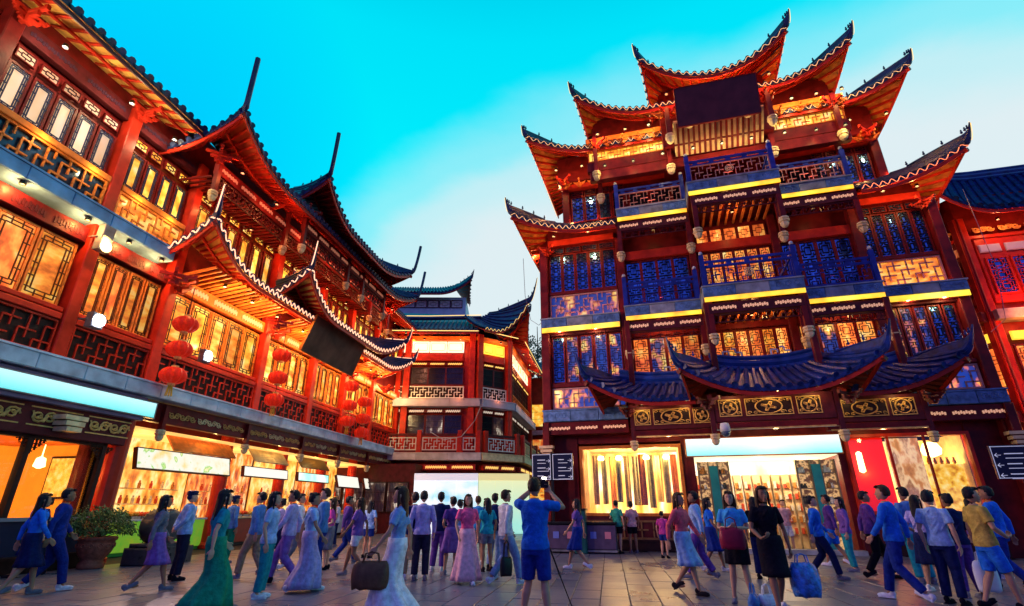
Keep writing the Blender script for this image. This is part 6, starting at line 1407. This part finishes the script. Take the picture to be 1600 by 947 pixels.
# ---- litter bins in front of the hall
for k, (x, y, lb) in enumerate(((-3.55, 18.9, 'dark double litter bin against the tall hall, left of the green post'), (-2.3, 18.95, 'dark double litter bin right of the green post'))):
    o = thing('litter_bin', lb, 'bin', T(x, y, 0)); b = MB(); b.bbox(-.5, -.3, .12, .5, .3, .86, .02); b.build('bin_body', mat('purple grey metal', (.10, .07, .14), .4, metal=.3, noise_s=5), o)
    b = MB(); b.bbox(-.54, -.34, .88, .54, .34, .96, .02); b.box(-.5, -.28, .86, .5, .28, .88); b.build('lid', BLACKM, o)
    b = MB(); b.box(-.52, -.32, .05, .52, .32, .11); b.build('foot_rail', GREYM, o)
    for sx in (-.24, .24):
        b = MB(); b.box(sx - .1, -.312, .45, sx + .1, -.302, .66); b.build('label_plate', mat('pink plate', (.6, .22, .3), .4) if sx > 0 else mat('blue plate', (.15, .2, .6), .4), o)
o = thing('bollard_post', 'square dark green post between the two litter bins', 'post', T(-2.95, 18.6, 0)); b = MB(); b.bbox(-.2, -.18, 0, .2, .18, 1.32, .03); b.build('post', mat('dark green paint', (.01, .09, .10), .35, noise_s=3), o); b = MB(); b.bbox(-.23, -.21, 1.32, .23, .21, 1.38, .02); b.build('cap', BLACKM, o)
# ---- direction boards
def lines(b, x0, w, z, y, rr, arrow):
    """one entry: arrow glyph and two blurred strokes of text that cannot be read in the photograph"""
    for q in range(2):
        L_ = w * rr.uniform(.32, .5) * (1.5 if q else 1); b.box(x0 + w * .26, y, z - .03 - .11 * q, x0 + w * .26 + L_, y + .004, z - .004 - .11 * q - (.008 if q else 0))
    s_ = -1 if arrow == 'l' else 1; cx = x0 + (w * .10 if arrow == 'l' else w * .90)
    b.bar((cx - .07, y, z - .05), (cx + .07, y, z - .05), .006, .014); b.bar((cx + s_ * .07, y, z - .05), (cx + s_ * .01, y, z - .0), .006, .014); b.bar((cx + s_ * .07, y, z - .05), (cx + s_ * .01, y, z - .10), .006, .02)
def dirsign(label, M, boards, h0, post=(0, 0, 3.2)):
    o = thing('direction_sign', label, 'sign', M); rr = random.Random(len(label))
    b = MB(); b.bbox(post[0] - .05, post[1] - .04, 0, post[0] + .05, post[1] + .06, post[2], .01); b.build('pole', BLACKM, o)
    for (x0, w, hh, ar, ang) in boards:
        k = MB(); k.bbox(x0, -.10, h0, x0 + w, -.04, h0 + hh, .01); f = k.build('board', mat('dark blue board', (.012, .018, .05), .3), o, RZ(ang))
        k = MB(); t = .018
        k.box(x0 + .02, -.105, h0 + .02, x0 + w - .02, -.101, h0 + .02 + t); k.box(x0 + .02, -.105, h0 + hh - .02 - t, x0 + w - .02, -.101, h0 + hh - .02); k.box(x0 + .02, -.105, h0 + .02, x0 + .02 + t, -.1015, h0 + hh - .02); k.box(x0 + w - .02 - t, -.105, h0 + .02, x0 + w - .02, -.1015, h0 + hh - .02)
        k.build('border_line', mat('white print', (.7, .75, .85), .5, emit=(.8, .85, 1.), es=.25), f)
        k = MB()
        for q in range(3): lines(k, x0 + .05, w - .1, h0 + hh - .2 - .3 * q * (hh / 1.0), -.106, rr, ar)
        k.build('lettering', mat('white print', (.7, .75, .85), .5), f)
    return o
dirsign('pair of dark direction boards on a pole between the hoarding and the tall hall', T(-3.98, 19.2, 0), [(-.74, .72, .92, 'r', 0), (.02, .76, .92, 'r', 0)], 2.32, (0, 0, 3.25))
dirsign('dark direction board with arrows on a slanting pole at the right edge', T(9.3, 17.4, 0), [(-.86, 1.05, .86, 'l', 0), (.24, 1.0, .86, 'l', 0)], 2.1, (.2, -.15, 3.2))
# ---- dome camera and the little camera on the gallery
o = thing('dome_camera', 'white dome security camera on the gilt beam left of the cyan shop sign', 'camera', T(1.92, HY - 2.75, 3.62))
b = MB(); b.lathe([(.03, .28), (.12, .26), (.15, .14), (.15, 0)], 16); b.build('housing', WHITE, o, None, True); b = MB(); b.lathe([(.14, 0), (.13, -.06), (.09, -.12), (.02, -.15)], 16); b.build('dome', mat('smoked dome', (.08, .12, .2), .08, spec=.6), o, None, True)
# ---- trees beyond the roofs
def tree(label, M, hgt, spread, seed, n=2600, grp=None):
    o = thing('tree', label, 'tree', M, grp); rr = random.Random(seed); b = MB(); b.tube([(0, 0, 0), (.1, 0, hgt * .4), (0, .1, hgt * .95)], [.28, .2, .04], 8)
    tips = []
    for k in range(22):
        a = rr.uniform(0, 2 * PI); z0 = hgt * rr.uniform(.3, .9); L_ = spread * (1.1 - z0 / hgt * .8) * rr.uniform(.6, 1); p0 = V((0, 0, z0)); p1 = V((math.cos(a) * L_, math.sin(a) * L_, z0 + L_ * .5)); b.tube([p0, p0.lerp(p1, .5) + V((0, 0, .1)), p1], [.07, .045, .015], 5); tips += [p1, p0.lerp(p1, .6)]
    b.build('trunk', mat('bark', (.10, .06, .03), .8), o); c = [MB(), MB()]
    for k in range(n):
        t = tips[rr.randrange(len(tips))]; p = t + V((rr.gauss(0, .5), rr.gauss(0, .5), rr.gauss(0, .4))); nr_ = V((rr.uniform(-1, 1), rr.uniform(-1, 1), rr.uniform(-1, 1))).normalized(); u_ = nr_.orthogonal().normalized(); w_ = nr_.cross(u_); l = rr.uniform(.12, .24)
        c[k % 2].add([p - u_ * l, p + w_ * l * .5, p + u_ * l, p - w_ * l * .5], [(0, 1, 2, 3)])
    for k in range(2): stuff(c[k].build('crown', mat('tree leaf %d' % k, ((.03, .10, .05), (.05, .15, .08))[k], .5, noise_s=2, noise_a=.3), o))
tree('dark tree showing between the corner house roof and the tall hall', T(-13.9, 60, 0), 24, 3.6, 4)
# ---- cables from the tall hall
o = thing('cable', 'thin grey cable sagging from the left eave of the tall hall', 'cable', I4)
b = MB(); b.tube([(-5.6, 21.5, 12.6), (-5.5, 21.4, 10.6), (-5.2, 21.2, 9.3), (-4.75, 20.9, 8.9), (-4.4, 20.8, 9.2)], .012, 5); b.build('wire', GREYM, o)
flood(T(13.1, 21.6, 7.0) @ RZ(R(-25)), 'orange glowing floodlight on the annex hall at the right edge', 700, (1, .22, .05), (12, 24.5, 6)) ; o = thing('cable', 'thin cable hanging from the right lower eave toward the annex hall', 'cable', I4)
b = MB(); b.tube([(12.2, 21.0, 12.9), (12.35, 21.1, 9.5), (12.1, 21.2, 7.6), (11.6, 21.3, 7.2)], .012, 5); b.build('wire', GREYM, o)
o = thing('cable', 'pale cable drooping across the corner house gallery', 'cable', I4)
b = MB(); b.tube([(-11.0, 31.6, 7.9), (-11.5, 31.4, 6.6), (-12.3, 31.2, 5.6), (-13.4, 30.9, 5.4), (-14.2, 30.6, 5.9)], .025, 5); b.build('wire', STONEW, o)
